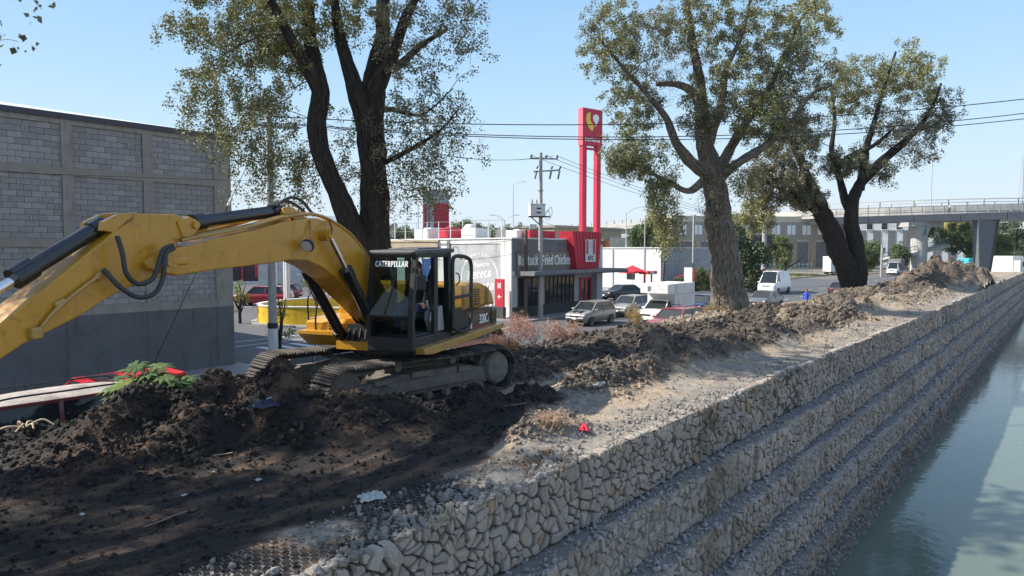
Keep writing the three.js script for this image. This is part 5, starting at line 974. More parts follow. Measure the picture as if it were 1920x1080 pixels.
// ------------------------------------------------------------------ vehicles; local x is forward
const paint = (c, o = {}) => mat(c, .32, { clearcoat: .7, clearcoatRoughness: .1, ...o });
const carGlass = mat([.018, .024, .026], .04, { specularIntensity: 1 }), lampM = mat([.70, .72, .72], .12, { clearcoat: 1 }), tailM = mat([.35, .01, .012], .2, { clearcoat: 1 }), plateM = mat([.72, .72, .70], .6), rimM = mat([.42, .43, .44], .35, { metal: .7 }), trimM = mat([.02, .02, .021], .6);
function wheelGeos(r) { return [at(lathe([[r * .62, -.1], [r * .9, -.105], [r, -.075], [r, .075], [r * .9, .105], [r * .62, .1]], 22), 0, 0, 0, Math.PI / 2, 0, 0), at(lathe([[0, .05], [r * .2, .07], [r * .24, .045], [r * .6, .075], [r * .64, .09], [r * .64, -.09], [0, -.09]], 10), 0, 0, 0, Math.PI / 2, 0, 0)]; }
const wheelCache = new Map();
const SHAPES = { // length, width, height, belt, hood, deck, windscreen base, roof front, roof rear, rear window base (x), wheel
  hatch: [3.75, 1.62, 1.5, .93, .88, .92, .95, .28, -1.35, -1.78, .29], sedan: [4.45, 1.74, 1.45, .92, .9, .98, 1.05, .3, -1.05, -1.75, .31], suv: [4.5, 1.84, 1.66, 1.03, 1.02, 1.02, 1.15, .5, -1.75, -2.15, .34], wagon: [4.5, 1.74, 1.48, .93, .92, .93, 1.05, .35, -1.85, -2.15, .31],
  crossover: [4.4, 1.8, 1.6, 1.0, 1.0, 1.0, 1.1, .5, -1.6, -2.05, .33], estate: [4.9, 1.86, 1.9, 1.14, 1.08, 1.14, 1.35, .8, -2.1, -2.35, .36], van: [5.4, 2.0, 2.5, 1.25, 1.2, 1.25, 2.1, 1.2, -2.55, -2.65, .35], pickup: [4.9, 1.72, 1.6, 1.0, 1.0, 1.0, 1.25, .7, -.35, -.55, .34],
};
function car(kind, name, label, cat, pos, turn, color, o = {}) {
  const [L, Wd, H, belt, hood, deck, xw, xf, xr, xb, wr] = SHAPES[kind], t = thing(name, label, cat, pos, turn, o.group ?? 'cars on the avenue'), w = Wd / 2, sill = .24, m = o.mat ?? paint(color);
  const st = [[L / 2, hood - .24, .78, .42], [L / 2 - .07, hood - .13, .9, .3], [L / 2 - .28, hood - .05, .98, sill], [L / 2 - .6, hood, 1, sill], [xw + .02, belt + .01, 1, sill], [xf, belt, 1, sill], [0, belt, 1, sill], [xr, belt, 1, sill], [xb, (belt + deck) / 2 + .02, .99, sill], [-L / 2 + .22, deck - .02, .97, sill], [-L / 2 + .06, deck - .1, .93, .3], [-L / 2, deck - .24, .84, .4]].filter((s, i, a) => i === 0 || s[0] < a[i - 1][0] - .01);
  const sec = ([x, top, k, lo]) => [[x, lo, w * k * .88], [x, lo + .14, w * k * .985], [x, (lo + top) / 2 + .04, w * k], [x, top - .1, w * k * .965], [x, top - .02, w * k * .9], [x, top + .025, w * k * .55], [x, top + .035, 0]];
  const b = new Buf(), R = st.map(sec), mir = (p) => [p[0], p[1], -p[2]];
  for (let i = 0; i < R.length - 1; i++) for (let j = 0; j < 6; j++) { b.quad(R[i][j], R[i][j + 1], R[i + 1][j + 1], R[i + 1][j]); b.quad(mir(R[i][j + 1]), mir(R[i][j]), mir(R[i + 1][j]), mir(R[i + 1][j + 1])); }
  for (const [q, f] of [[R[0], 0], [R[R.length - 1], 1]]) for (let j = 0; j < 6; j++) { const A = q[j], B = q[j + 1]; f ? b.quad(A, B, mir(B), mir(A)) : b.quad(B, A, mir(A), mir(B)); }
  b.quad([L / 2 - .1, sill, w * .8], [-L / 2 + .1, sill, w * .8], [-L / 2 + .1, sill, -w * .8], [L / 2 - .1, sill, -w * .8]);
  const body = mesh('body', toCreasedNormals(b.geo(), .75), m, t);
  const y0 = belt - .01, y1 = H - .06, zb = w * .9, zt = w * .72, xm = (xf + xr) / 2;
  const roofM = o.roofMat ?? m, rs = 6, rb = new Buf(), rp = (i, j) => { const u = i / rs, v = j / rs * 2 - 1; return [lerp(xf + .05, xr - .05, u), y1 + (o.crown ?? .07) * (1 - Math.pow(Math.abs(u * 2 - 1), 2.6)) * (1 - .35 * v * v) - .05 * v * v, zt * 1.01 * v]; };
  for (let i = 0; i < rs; i++) for (let j = 0; j < rs; j++) rb.quad(rp(i, j), rp(i, j + 1), rp(i + 1, j + 1), rp(i + 1, j));
  const P = [[xw, xf], [xm + .12, xm + .1], [xb, xr]].concat(o.pillars ?? []), bars = [];
  for (const s of [-1, 1]) { for (const [a, c] of P) bars.push(bar([a, y0, s * zb], [c, y1 + .01, s * zt], .07, .055)); bars.push(bar([xf, y1, s * zt], [xr, y1, s * zt], .07, .06)); }
  bars.push(bar([xf, y1 + .01, -zt], [xf, y1 + .01, zt], .06, .06), bar([xr, y1 + .01, -zt], [xr, y1 + .01, zt], .07, .06));
  const roof = mesh('roof', [toCreasedNormals(rb.geo(), .8)], roofM, t); mesh('window_frame', bars, m, t);
  const pane = (n, a, c, d, e, mm = carGlass) => { const q = new Buf(); q.quad(a, c, d, e); return mesh(n, q.geo(), mm, t); };
  pane('windshield', [xw + .01, y0, zb * .97], [xw + .01, y0, -zb * .97], [xf, y1, -zt * .98], [xf, y1, zt * .98]);
  if (kind !== 'van') pane('rear_window', [xb - .01, y0, -zb * .97], [xb - .01, y0, zb * .97], [xr, y1, zt * .98], [xr, y1, -zt * .98]);
  for (const s of [-1, 1]) {
    if (kind === 'van') { pane('side_window', [xw - .05, y0, s * zb], [.75, y0, s * zb], [.7, y1 - .35, s * (zt + .06)], [xf - .05, y1 - .35, s * (zt + .06)]); mesh('side_panel', (() => { const q = new Buf(); q.quad([.75, y0, s * zb * 1.01], [xb, y0, s * zb * 1.01], [xr, y1, s * zt * 1.01], [.68, y1, s * zt * 1.01]); q.quad([xw - .3, y1 - .36, s * (zt + .07)], [.75, y1 - .36, s * (zt + .07)], [.7, y1, s * zt * 1.01], [xf, y1, s * zt * 1.01]); return q.geo(); })(), m, t); }
    else { pane('side_window', [xw - .08, y0, s * zb], [xm + .12, y0, s * zb], [xm + .1, y1, s * zt], [xf - .03, y1, s * zt]); pane('side_window', [xm + .12, y0, s * zb], [xb + .08, y0, s * zb], [xr + .03, y1, s * zt], [xm + .1, y1, s * zt]); }
    mesh('mirror', [rbox(.1, .12, .17, xw - .2, belt + .06, s * (w + .07), .03)], o.mirror ?? m, t);
    mesh('door_handle', [rbox(.16, .03, .03, xm + .28, belt - .12, s * (w * .97), .01)], trimM, body);
    mesh('headlight', [rbox(.16, .13, .34, L / 2 - .12, hood - .2, s * (w - .26), .05, 0, s * .35, 0)], lampM, t);
    mesh('tail_light', [rbox(.1, .22, .2, -L / 2 + .05, deck - .17, s * (w - .17), .03, 0, -s * .25, 0)], tailM, t);
  }
  if (kind === 'van') mesh('rear_panel', (() => { const q = new Buf(); q.quad([xb, y0, -zb], [xb, y0, zb], [xr, y1, zt], [xr, y1, -zt]); return q.geo(); })(), m, t);
  mesh('grille', [rbox(.05, .13, Wd * .42, L / 2 - .015, hood - .27, 0, .02), rbox(.06, .14, Wd * .62, L / 2 - .005, .4, 0, .02)], trimM, t);
  mesh('bumper', [rbox(.14, .11, Wd * .84, L / 2 - .02, .5, 0, .04), rbox(.14, .14, Wd * .86, -L / 2 + .03, .5, 0, .04)], o.bumper ?? m, t);
  mesh('license_plate', [rbox(.02, .13, .32, L / 2 + .06, .5, 0, .004), rbox(.02, .13, .32, -L / 2 - .05, .6, 0, .004)], plateM, t);
  if (!wheelCache.has(wr)) wheelCache.set(wr, wheelGeos(wr).map((g) => ready(prep(g))));
  const [ty, ri] = wheelCache.get(wr), ax = [L / 2 - L * .185, -L / 2 + L * .19];
  for (const x of ax) for (const s of [-1, 1]) {
    mesh('wheel_arch', disc(wr * 1.16, .02, x, wr * 1.04, s * (w - .012), 'z', 20), trimM, body);
    const wh = mesh('wheel', ty, M.rubber, t); wh.position.set(x, wr, s * (w - .07)); if (s < 0) wh.rotation.y = Math.PI; const rm = mesh('rim', ri, rimM, wh);
  }
  if (o.rails) for (const s of [-1, 1]) mesh('roof_rail', [tube([[xf - .25, y1 + .06, s * zt * .9], [xf - .35, y1 + .12, s * zt * .9], [xm, y1 + .15, s * zt * .9], [xr + .25, y1 + .12, s * zt * .9], [xr + .15, y1 + .06, s * zt * .9]], .02, 6, 24)], trimM, roof);
  if (o.sunroof) mesh('sunroof', [rbox(.62, .02, .8, xf - .48, y1 + .062, 0, .008, 0, 0, .02)], carGlass, roof);
  if (o.extra) o.extra(t, { L, w, H, belt, m });
  return t;
}
const TOWARD = ROT + Math.PI, AWAY = ROT;
const dusty = mat([.34, .25, .23], .7, { map: 'dusty', rep: .35 });
car('estate', 'parked_suv', 'dust-covered maroon estate with roof rails parked below the berm', 'car', W(3.95, 15.6), TOWARD, null, { mat: paint([.16, .035, .04]), roofMat: mat([.47, .41, .37], .75, { map: 'dusty', rep: .5 }), rails: true, crown: .12, group: 'cars parked below the berm' });
car('crossover', 'parked_suv', 'bright red car with black sunroof parked beside the dusty maroon one', 'car', W(6.5, 18.3), TOWARD, [.62, .02, .03], { sunroof: true, group: 'cars parked below the berm' });
car('hatch', 'parked_car', 'dark red car mostly hidden behind the soil heap and track', 'car', W(12.2, 19.2), TOWARD, [.12, .012, .018], { group: 'cars parked below the berm' });
car('hatch', 'parked_car', 'orange hatchback half hidden below the berm behind the counterweight', 'car', W(21.6, 20.4), TOWARD, [.36, .12, .055], { group: 'cars parked below the berm' });
const silver = [.21, .20, .185];
car('hatch', 'car', 'small silver hatchback with dark bonnet stripes near the restaurant kerb', 'car', W(37.0, 23.9), TOWARD, silver, { extra: (t, q) => { for (const s of [-.22, .22]) mesh('bonnet_stripe', box(.75, .01, .26, 1.36, .925, s, 0, 0, -.05), trimM, t); } });
car('hatch', 'car', 'silver hatchback with wide chrome grille behind the striped one', 'car', W(43.4, 24.7), TOWARD, [.24, .24, .24], { extra: (t, q) => mesh('chrome_trim', rbox(.03, .04, .7, q.L / 2 + .02, .68, 0, .01), M.chrome, t) });
car('sedan', 'car', 'glossy black saloon parked by the red parasol', 'car', W(57.5, 33.6), TOWARD - .35, [.01, .01, .012]);
car('pickup', 'pickup_truck', 'white pickup carrying a tall white box body', 'pickup', W(40.2, 20.4), TOWARD, [.74, .74, .72], { extra: (t) => { const bx = mesh('box_body', [rbox(2.9, 1.75, 1.95, -1.05, 1.75, 0, .04), rbox(1.2, .62, 1.95, .75, 2.3, 0, .05)], M.white, t); mesh('box_vent', rbox(.02, .3, .2, 1.36, 2.3, .35, .01), Bd.mid, bx); mesh('box_seam', [box(2.9, .03, .02, -1.05, 1.95, -.985), box(2.9, .03, .02, -1.05, 1.95, .985)], Bd.wallGrey, bx); } });
car('wagon', 'car', 'faded red estate car, only its roof and glass showing above the earth', 'car', W(35.6, 17.3), TOWARD, [.26, .045, .05], { rails: true });
car('sedan', 'car', 'dark blue saloon waiting left of the shaggy tree trunk', 'car', W(48.0, 21.2), TOWARD, [.012, .022, .075]);
car('sedan', 'car', 'dark grey saloon passing right of the shaggy tree trunk', 'car', W(56.0, 19.4), TOWARD, [.10, .105, .115]);
car('van', 'delivery_van', 'high-roofed white delivery van driving towards the camera', 'van', W(76.2, 25.4), TOWARD, [.78, .78, .77]);
car('suv', 'car', 'white off-roader just left of the delivery van', 'car', W(82.0, 29.6), TOWARD, [.74, .74, .73]);
car('suv', 'parked_suv', 'red off-roader nearest in the left parking lot', 'car', W(31.7, 54.0), Math.PI, [.30, .012, .02], { group: 'cars in the left parking lot' });
car('hatch', 'parked_car', 'white hatchback between two red cars in the left parking lot', 'car', W(34.2, 56.8), Math.PI, [.76, .76, .76], { group: 'cars in the left parking lot' });
car('hatch', 'parked_car', 'dark purple red car farthest in the left parking lot row', 'car', W(37.0, 59.6), Math.PI, [.14, .01, .03], { group: 'cars in the left parking lot' });
car('sedan', 'car', 'dark green saloon standing at the far pale wall', 'car', W(52, 66), .4, [.015, .03, .03], { group: 'cars in the left parking lot' });
const far = 'distant traffic under the overpass';
car('sedan', 'car', 'dark saloon driving away, seen past the twin-stemmed tree', 'car', W(76.5, 18.6), AWAY, [.05, .012, .02], { group: far });
car('van', 'box_van', 'white van with grey box body heading the distant traffic queue', 'van', W(150, 27), TOWARD, [.7, .7, .7], { group: far, extra: (t) => mesh('box_body', rbox(3.6, 2.2, 2.3, -1.4, 2.0, 0, .05), Bd.mid, t) });
car('sedan', 'car', 'white saloon beside the van in the distant queue', 'car', W(146, 21.6), TOWARD, [.7, .7, .68], { group: far });
car('suv', 'car', 'dark blue off-roader behind the white saloon in the queue', 'car', W(160, 22.4), TOWARD, [.02, .03, .05], { group: far });
car('sedan', 'car', 'red saloon beside the big earth mound in the queue', 'car', W(152, 18.0), TOWARD, [.3, .02, .03], { group: far });
car('suv', 'car', 'silver car with red lamps driving off under the bridge', 'car', W(140, 32.5), AWAY, [.3, .3, .31], { group: far });
car('sedan', 'car', 'orange saloon hidden behind earth heaps', 'car', W(118, 19.4), TOWARD, [.5, .17, .05], { group: far });
car('sedan', 'car', 'grey saloon farthest back in the distant queue', 'car', W(172, 26.6), TOWARD, [.12, .13, .14], { group: far });
{ // lorry bodies standing under the bridge
  const lorry = (name, label, pos, turn, m, w, h, l2, win) => { const t = thing(name, label, 'truck', pos, turn, far); mesh('cargo_box', rbox(l2, h, w, 0, h / 2 + .7, 0, .06), m, t); mesh('chassis', rbox(l2 + 1, .25, w * .7, .5, .6, 0, .04), trimM, t); mesh('cab', [rbox(1.6, h * .75, w * .95, l2 / 2 + .9, h * .375 + .6, 0, .15)], M.white, t); mesh('windshield', rbox(.04, h * .3, w * .8, l2 / 2 + 1.71, h * .55 + .6, 0, .02), carGlass, t); for (const x of [-l2 * .35, l2 / 2 + .7]) for (const s of [-1, 1]) { const wh = mesh('wheel', disc(.45, .28, x, .45, s * w * .42, 'z', 16), M.rubber, t); mesh('rim', disc(.24, .3, x, .45, s * w * .42, 'z', 12), rimM, wh); } if (win) for (let k = 0; k < 6; k++) mesh('open_bay', rbox(.05, .7, .6, -l2 / 2 - .02, 1.6 + Math.floor(k / 3) * 1.1, -.75 + (k % 3) * .75, .01), Bd.mid, t); return t; };
  lorry('truck', 'small truck with bright teal box beneath the footbridge', V(92.5, 0, -138), .4, mat([.06, .40, .46], .5), 2.4, 2.5, 4.2);
  lorry('truck', 'white truck with rows of square compartments right of the bridge leg', V(93.4, 0, -129), -1.3, M.white, 2.5, 3.0, 4.4, true);
  lorry('truck', 'plain white truck farthest right beneath the bridge', V(100.5, 0, -133), 0, M.white, 2.5, 2.6, 5);
  lorry('truck', 'white box truck mostly hidden behind the twin tree stems', V(62.6, 0, -131), .2, M.white, 2.4, 2.9, 5);
}
// ------------------------------------------------------------------ poles, lamps and wires
const poleM = mat([.42, .41, .385], .9, { map: 'concrete', rep: .6 }), woodM = mat([.20, .16, .12], .95, { map: 'bark', rep: 1.2 }), lampPole = mat([.50, .51, .52], .5, { metal: .4 }), wireM = mat([.012, .012, .013], .6), insul = mat([.09, .075, .07], .4);
function sagged(a, b, sag, n = 24) { const p = []; for (let i = 0; i <= n; i++) { const t = i / n, v = a.clone().lerp(b, t); v.y -= sag * 4 * t * (1 - t); p.push(v); } return p; }
function wire(label, a, b, sag, r) { const o = mesh('power_line', tube(sagged(a, b, sag), r, 5, 48), wireM); return tag(o, label, 'wire', 'overhead wires'); }
const poleA = W(14.1, 23.35);
{
  const t = thing('utility_pole', 'concrete utility pole with white painted foot behind the excavator boom', 'pole', poleA);
  mesh('shaft', rod([0, 0, 0], [0, 10.4, 0], .17, .1, 16), poleM, t); mesh('white_foot', rod([0, .02, 0], [0, 1.75, 0], .185, .18, 16), M.white, t); mesh('steel_band', rod([0, 1.78, 0], [0, 1.98, 0], .19, .19, 16), trimM, t);
  mesh('cross_arm', [bar([-.9, 9.35, .5], [.9, 9.35, -.5], .09, .11)], M.steel, t); for (const k of [-.85, 0, .85]) mesh('insulator', at(lathe([[.02, 0], [.07, .04], [.03, .08], [.07, .12], [.03, .17], [0, .18]], 10), k, 9.4, -k * .55), insul, t);
}
const poleB = W(37.7, 28.5), up = (p, y, dx = 0, dz = 0) => p.clone().add(V(dx, y, dz));
{
  const t = thing('utility_pole', 'concrete power pole carrying a white transformer before the restaurant', 'pole', poleB, .15);
  mesh('shaft', rod([0, 0, 0], [0, 11.4, 0], .19, .11, 16), poleM, t);
  mesh('cross_arm', [bar([-.75, 11.0, 0], [1.2, 11.0, 0], .08, .1)], M.steel, t); mesh('cross_arm', [bar([-.5, 10.1, 0], [1.35, 10.25, 0], .08, .1)], M.steel, t);
  for (const x of [-.65, .38, 1.15]) mesh('insulator', at(lathe([[.02, 0], [.09, .05], [.04, .1], [.09, .15], [.04, .22], [0, .23]], 10), x, 11.05, 0), insul, t);
  for (const x of [-.3, .72, 1.3]) mesh('fuse_cutout', [rod([x - .12, 9.62, .1], [x, 10.1, .05], .06, .06, 8), rod([x, 10.3, .05], [x + .1, 10.5, .1], .06, .05, 8), rbox(.2, .05, .06, x, 10.15, .02, .01)], insul, t);
  const tr = mesh('transformer', [rbox(1.05, .78, .7, -.32, 7.45, .3, .04), rbox(1.1, .08, .76, -.32, 7.86, .3, .02)], M.white, t);
  for (const x of [-.65, -.32, 0]) mesh('bushing', at(lathe([[.03, 0], [.06, .06], [.03, .1], [.05, .16], [.02, .3], [0, .3]], 10), x, 7.9, .3), insul, tr);
  for (const y of [7.56, 7.28]) mesh('marking', rbox(.3, .1, .012, -.25, y, .652, .003), trimM, tr);
  mesh('bracket', [bar([-.9, 7.02, .3], [.6, 7.02, .3], .1, .1), bar([-.7, 7.0, .25], [0, 6.4, .05], .06, .06)], trimM, t);
  mesh('cable_coil', [tube([[.4, 7.3, .1], [.7, 7.7, .1], [.75, 7.2, .2], [.5, 6.8, .1], [.3, 7.0, .1], [.5, 7.5, .1], [.65, 7.0, .1]], .015, 5, 60)], wireM, t);
  mesh('steel_band', [rod([0, 3.1, 0], [0, 3.2, 0], .18, .18, 14), rod([0, 8.8, 0], [0, 8.86, 0], .2, .2, 14)], M.steel, t);
}
const poleC = W(36.6, 28.95);
{ const t = thing('utility_pole', 'shorter brown wooden pole close beside the transformer pole', 'pole', poleC); mesh('shaft', rod([0, 0, 0], [.03, 6.1, 0], .15, .11, 14), woodM, t); mesh('junction_box', [rbox(.5, .34, .4, .5, 6.35, 0, .03), bar([0, 6.1, 0], [.5, 6.2, 0], .05, .05)], M.white, t); }
function lampPost(label, pos, h, arm, turn, m = lampPole, two = false, r = .09) {
  const t = thing('street_lamp', label, 'street lamp', pos, turn, 'street lamps'); mesh('post', rod([0, 0, 0], [0, h, 0], r, r * .55, 10), m, t);
  for (const s of two ? [-1, 1] : [1]) { mesh('arm', tube([[0, h - .1, 0], [s * arm * .4, h + .5, 0], [s * arm, h + .8, 0]], .045, 6), m, t); mesh('lamp_head', rbox(.7, .12, .28, s * (arm + .25), h + .8, 0, .05), lampPole, t); } return t;
}
lampPost('slim grey street lamp left of the parasol', W(75.3, 43.5), 9.4, 2.2, .2); lampPost('slim grey street lamp right of the parasol', W(68.9, 37.4), 8.6, 2.0, .2);
lampPost('twin-armed street lamp above the restaurant roof hedge', V(-1.2, 0, -110), 9.6, 1.8, 0, lampPole, true); lampPost('tall thin lamp mast beyond the restaurant', V(.3, 0, -150), 19, 2.2, .3, lampPole, false, .12);
lampPost('twin-armed lamp mast in front of the red sign tower', V(-12.6, 0, -92), 12.0, 1.5, .2, lampPole, true); lampPost('tall mast standing on the viaduct deck', V(99.5, 13.6, -163), 13.5, .6, 0, lampPole, false, .16);
lampPost('dark thin lamp post left of the thick pier', V(88, 0, -152), 9.5, 1.4, .4, Bd.dark); lampPost('curved lamp right of the bridge leg', V(103, 0, -140), 7.4, -2.2, 0, Bd.dark);
for (const [label, x, d, h, r, m] of [['thick white pole behind the delivery van', 33.2, 90, 10.9, .34, poleM], ['dark leaning pole before the white building', 17.6, 80, 6.8, .15, woodM], ['pale pole with a box left of the thick pier', 66, 122, 5.6, .2, poleM], ['slender white pole by the yellow green tree', 44.6, 120, 6.0, .14, poleM], ['grey pole behind the hanging branches', 22.3, 84, 9, .17, poleM], ['thin pole carrying a dark road sign', 38.6, 112, 7, .1, Bd.dark]]) {
  const t = thing('pole', label, 'pole', V(x, 0, -d), 0, 'distant poles'); mesh('shaft', rod([0, 0, 0], [m === woodM ? .5 : 0, h, 0], r, r * .75, 10), m, t); mesh('cap', rod([m === woodM ? .5 : 0, h, 0], [m === woodM ? .5 : 0, h + .1, 0], r * .9, r * .5, 10), M.steel, t);
  if (r === .1) { mesh('road_sign', rbox(4.2, 1.5, .1, 1.8, 6.4, .1, .03), Bd.dark, t); mesh('sign_arm', bar([-1.0, 7.2, 0], [4.5, 7.2, 0], .1, .1), Bd.dark, t); }
  if (r === .2) mesh('meter_box', rbox(.5, .9, .4, .2, 4.8, .2, .04), Bd.mid, t);
}
{ // lattice mast at the right edge, white sheltered posts on the left
  const t = thing('lattice_mast', 'thin lattice mast rising at the right edge above the viaduct', 'mast', V(113, 13, -152)); const leg = [[-.5, -.5], [.5, -.5], [.5, .5], [-.5, .5]];
  leg.forEach(([x, z]) => mesh('mast_leg', rod([x, 0, z], [x * .5, 13, z * .5], .06, .05, 5), lampPole, t)); for (let k = 0; k < 9; k++) mesh('brace', [bar([-.5 + k * .02, k * 1.4, .5], [.5 - k * .02, k * 1.4 + 1.4, .5], .05, .05), bar([.5 - k * .02, k * 1.4, .5], [-.5 + k * .02, k * 1.4 + 1.4, .5], .05, .05)], lampPole, t);
  const far2 = 'white posts by the left parking lot';
  for (const [label, x, d, h, r] of [['thick white post, left of the pair by the parking lot', -20.4, 58.6, 5.4, .2], ['thick white post, right of the pair by the parking lot', -18.9, 57, 5.4, .2], ['white post with a wide arm near the yellow wall', -13.1, 48.5, 5.2, .12], ['white post in front of the red off-roader', -17.2, 52.3, 5.6, .17]]) { const q = thing('white_post', label, 'post', V(x, 0, -d), 0, far2); mesh('shaft', rod([0, 0, 0], [0, h, 0], r, r, 12), M.white, q); mesh('base_plate', rbox(r * 3, .1, r * 3, 0, .06, 0, .02), Bd.mid, q); if (r === .12) mesh('arm', bar([-2.2, 3.0, 0], [1.8, 3.0, 0], .1, .12), M.white, q); }
  const q = thing('menu_board', 'tall black menu board beside the white restaurant wall', 'sign', V(-13.6, 0, -54)); mesh('panel', rbox(.9, 2.3, .3, 0, 1.6, 0, .03), trimM, q); mesh('foot', rbox(.7, .5, .25, 0, .25, 0, .03), Bd.mid, q);
}
const poleD = W(52, -15);
{ const t = thing('utility_pole', 'tall concrete pole on the far canal bank holding the long wires', 'pole', poleD); mesh('shaft', rod([0, -.5, 0], [0, 15.4, 0], .2, .12, 12), poleM, t); mesh('cross_arm', bar([-.6, 15, .6], [.6, 15, -.6], .09, .11), M.steel, t); }
wire('upper of the three long black wires over the road', up(poleA, 9.7), up(poleD, 15.4), 2.0, .019); wire('middle of the three long black wires over the road', up(poleA, 9.5, .5, -.3), up(poleD, 15.0, -.5, .5), 2.3, .018); wire('lowest of the three long black wires over the road', up(poleA, 9.45, -.5, .3), up(poleD, 14.9, .5, -.5), 2.4, .018);
wire('thin wire drooping from the boom pole to the transformer pole', up(poleA, 10.2), up(poleB, 11.1), .9, .014); wire('second thin wire between the boom pole and the transformer pole', up(poleA, 9.9), up(poleB, 11.2, .9), .9, .012);
for (const [k, x] of [[0, -.6], [1, .4], [2, 1.1]]) wire(['left', 'middle', 'right'][k] + ' wire running from the transformer pole towards the trees', up(poleB, 11.2, x), W(95, 33, 8.2 + k * .3), .7, .016);
wire('thin wire crossing in front of the block warehouse', W(-14, 22.6, 6.6), up(poleA, 7.3), .25, .008);
wire('low cable sagging across the restaurant wall to the wooden pole', up(poleA, 6.2), up(poleC, 5.6), .8, .012); wire('second low cable across the restaurant mural', up(poleA, 5.4), up(poleB, 5.0), 1.0, .012);
wire('cable from the wooden pole to the red tower', up(poleC, 6.0), W(45, 29.0, 5.0), .3, .012); wire('cable from the transformer pole past the white building', up(poleB, 6.8), W(75, 43, 7.5), 1.0, .013);
{ const a = W(11.6, 25.7, 6.0), b = W(8.6, 23.6, .2); const t = thing('guy_wire', 'steel guy wire with white sleeve in front of the warehouse wall', 'wire'); mesh('cable', rod(up(poleA, 9.6), W(9.3, 23.3, .15), .012, .012, 5), wireM, t); const p = up(poleA, 9.6).lerp(W(9.3, 23.3, .15), .32), q = up(poleA, 9.6).lerp(W(9.3, 23.3, .15), .35); mesh('sleeve', rod(p, q, .05, .05, 8), M.white, t); }

// ------------------------------------------------------------------ drive-through kerb wall, parasol, hedge
{
  const t = thing('yellow_wall', 'curved yellow low wall with pale coping at the drive-through', 'wall');
  const pts = [[-7.6, 40.6], [-11, 41.8], [-14.0, 42.3], [-15.6, 43.0], [-16.6, 44.6], [-16.6, 47], [-15.4, 49.6], [-12.4, 51.6], [-8.6, 52.4]].map(([x, d]) => V(x, 0, -d)), c = new THREE.CatmullRomCurve3(pts), n = 60;
  const ribbon = (o0, o1, y0, y1) => { const b = new Buf(); let pr = null; for (let i = 0; i <= n; i++) { const p = c.getPointAt(i / n), k = c.getTangentAt(i / n), s = V(k.z, 0, -k.x), A = p.clone().addScaledVector(s, o0), B = p.clone().addScaledVector(s, o1), R = [[A.x, y0, A.z], [B.x, y0, B.z], [B.x, y1, B.z], [A.x, y1, A.z]]; if (pr) for (let q = 0; q < 4; q++) b.quad(pr[q], R[q], R[(q + 1) % 4], pr[(q + 1) % 4]); else b.quad(...R); pr = R; } b.quad(...pr); return b.geo(); };
  mesh('wall_face', ribbon(-.11, .11, 0, 1.18), mat([.72, .47, .02], .6, { map: 'paint', rep: .3 }), t); mesh('coping', ribbon(-.14, .14, 1.18, 1.25), M.white, t); mesh('kerb', ribbon(-.5, .5, .0, .12), M.sidewalk, t);
  structure(mesh('terrace_paving', [at(new THREE.CylinderGeometry(6.2, 6.2, .1, 30), -10.2, .06, -47), at(box(6, .1, 10), -6.6, .062, -47)], mat([.42, .39, .36], .9, { map: 'concrete', rep: .3 })));
}
{
  const t = thing('parasol', 'red parasol over a vendor stall in front of the white building', 'parasol', W(66.5, 37.6)); const g = []; for (let k = 0; k < 8; k++) { const a = k * Math.PI / 4, b = a + Math.PI / 4, q = new Buf(); q.tri([0, 3.1, 0], [1.5 * Math.cos(b), 2.45, -1.5 * Math.sin(b)], [1.5 * Math.cos(a), 2.45, -1.5 * Math.sin(a)]); q.quad([1.5 * Math.cos(a), 2.45, -1.5 * Math.sin(a)], [1.5 * Math.cos(b), 2.45, -1.5 * Math.sin(b)], [1.5 * Math.cos(b), 2.25, -1.5 * Math.sin(b)], [1.5 * Math.cos(a), 2.25, -1.5 * Math.sin(a)]); mesh('canopy_panel', q.geo(), mat([.55, .02, .04], .8), t); }
  mesh('pole', rod([0, 0, 0], [0, 3.15, 0], .03), lampPole, t);
  const s = thing('vendor_stall', 'red metal vendor stall beside the parasol', 'stall', W(67.5, 36.2), ROT); mesh('counter', [rbox(1.6, 1.0, .9, 0, .5, 0, .05), rbox(.15, 2.3, .15, -.8, 1.15, 0, .03), rbox(.15, 2.3, .15, .8, 1.15, 0, .03)], mat([.55, .02, .03], .5), s); mesh('stall_roof', [rbox(2, .35, 1.2, 0, 2.3, 0, .05)], mat([.55, .02, .03], .5), s); mesh('stall_sign', rbox(.9, .3, .04, -.2, 2.3, .63, .01), M.white, s);
  const h = inRoad(thing('clipped_hedge', 'low clipped green hedge in front of the grey building side', 'hedge')); h.position.copy(W(0, 35.4)); const r = rng(4), lv = [], lc = []; mesh('hedge_core', [span(73, 84, .1, 1.35, -.45, .45)], mat([.03, .045, .015], 1), h); for (let k = 0; k < 5200; k++) { const f = r(), x = lerp(73, 84, r()), y = f < .4 ? 1.4 : .1 + 1.3 * r(), z = f < .4 ? (r() - .5) : .48; lv.push(mtx(V(x, y, z), anyTurn(r), .8 + .5 * r())); const v = .7 + .6 * r(); lc.push(lin([.07 * v, .12 * v, .03 * v])); } instanced('hedge_leaves', leafSpray(9, .1, .1, 5), leafMat, lv, h, lc);
  const rd = thing('red_barrier', 'red and white parking barrier with a white gate panel', 'barrier', W(72.5, 34.2), ROT); mesh('gate_panel', rbox(.1, 2.6, 1.0, 0, 1.5, .4, .02), M.white, rd); mesh('barrier_post', rod([0, 0, 1.1], [0, 2.6, 1.1], .07), Bd.red, rd); mesh('barrier_arm', bar([0, 2.4, 1.1], [0, 1.6, -1.2], .08, .1), Bd.red, rd);
}
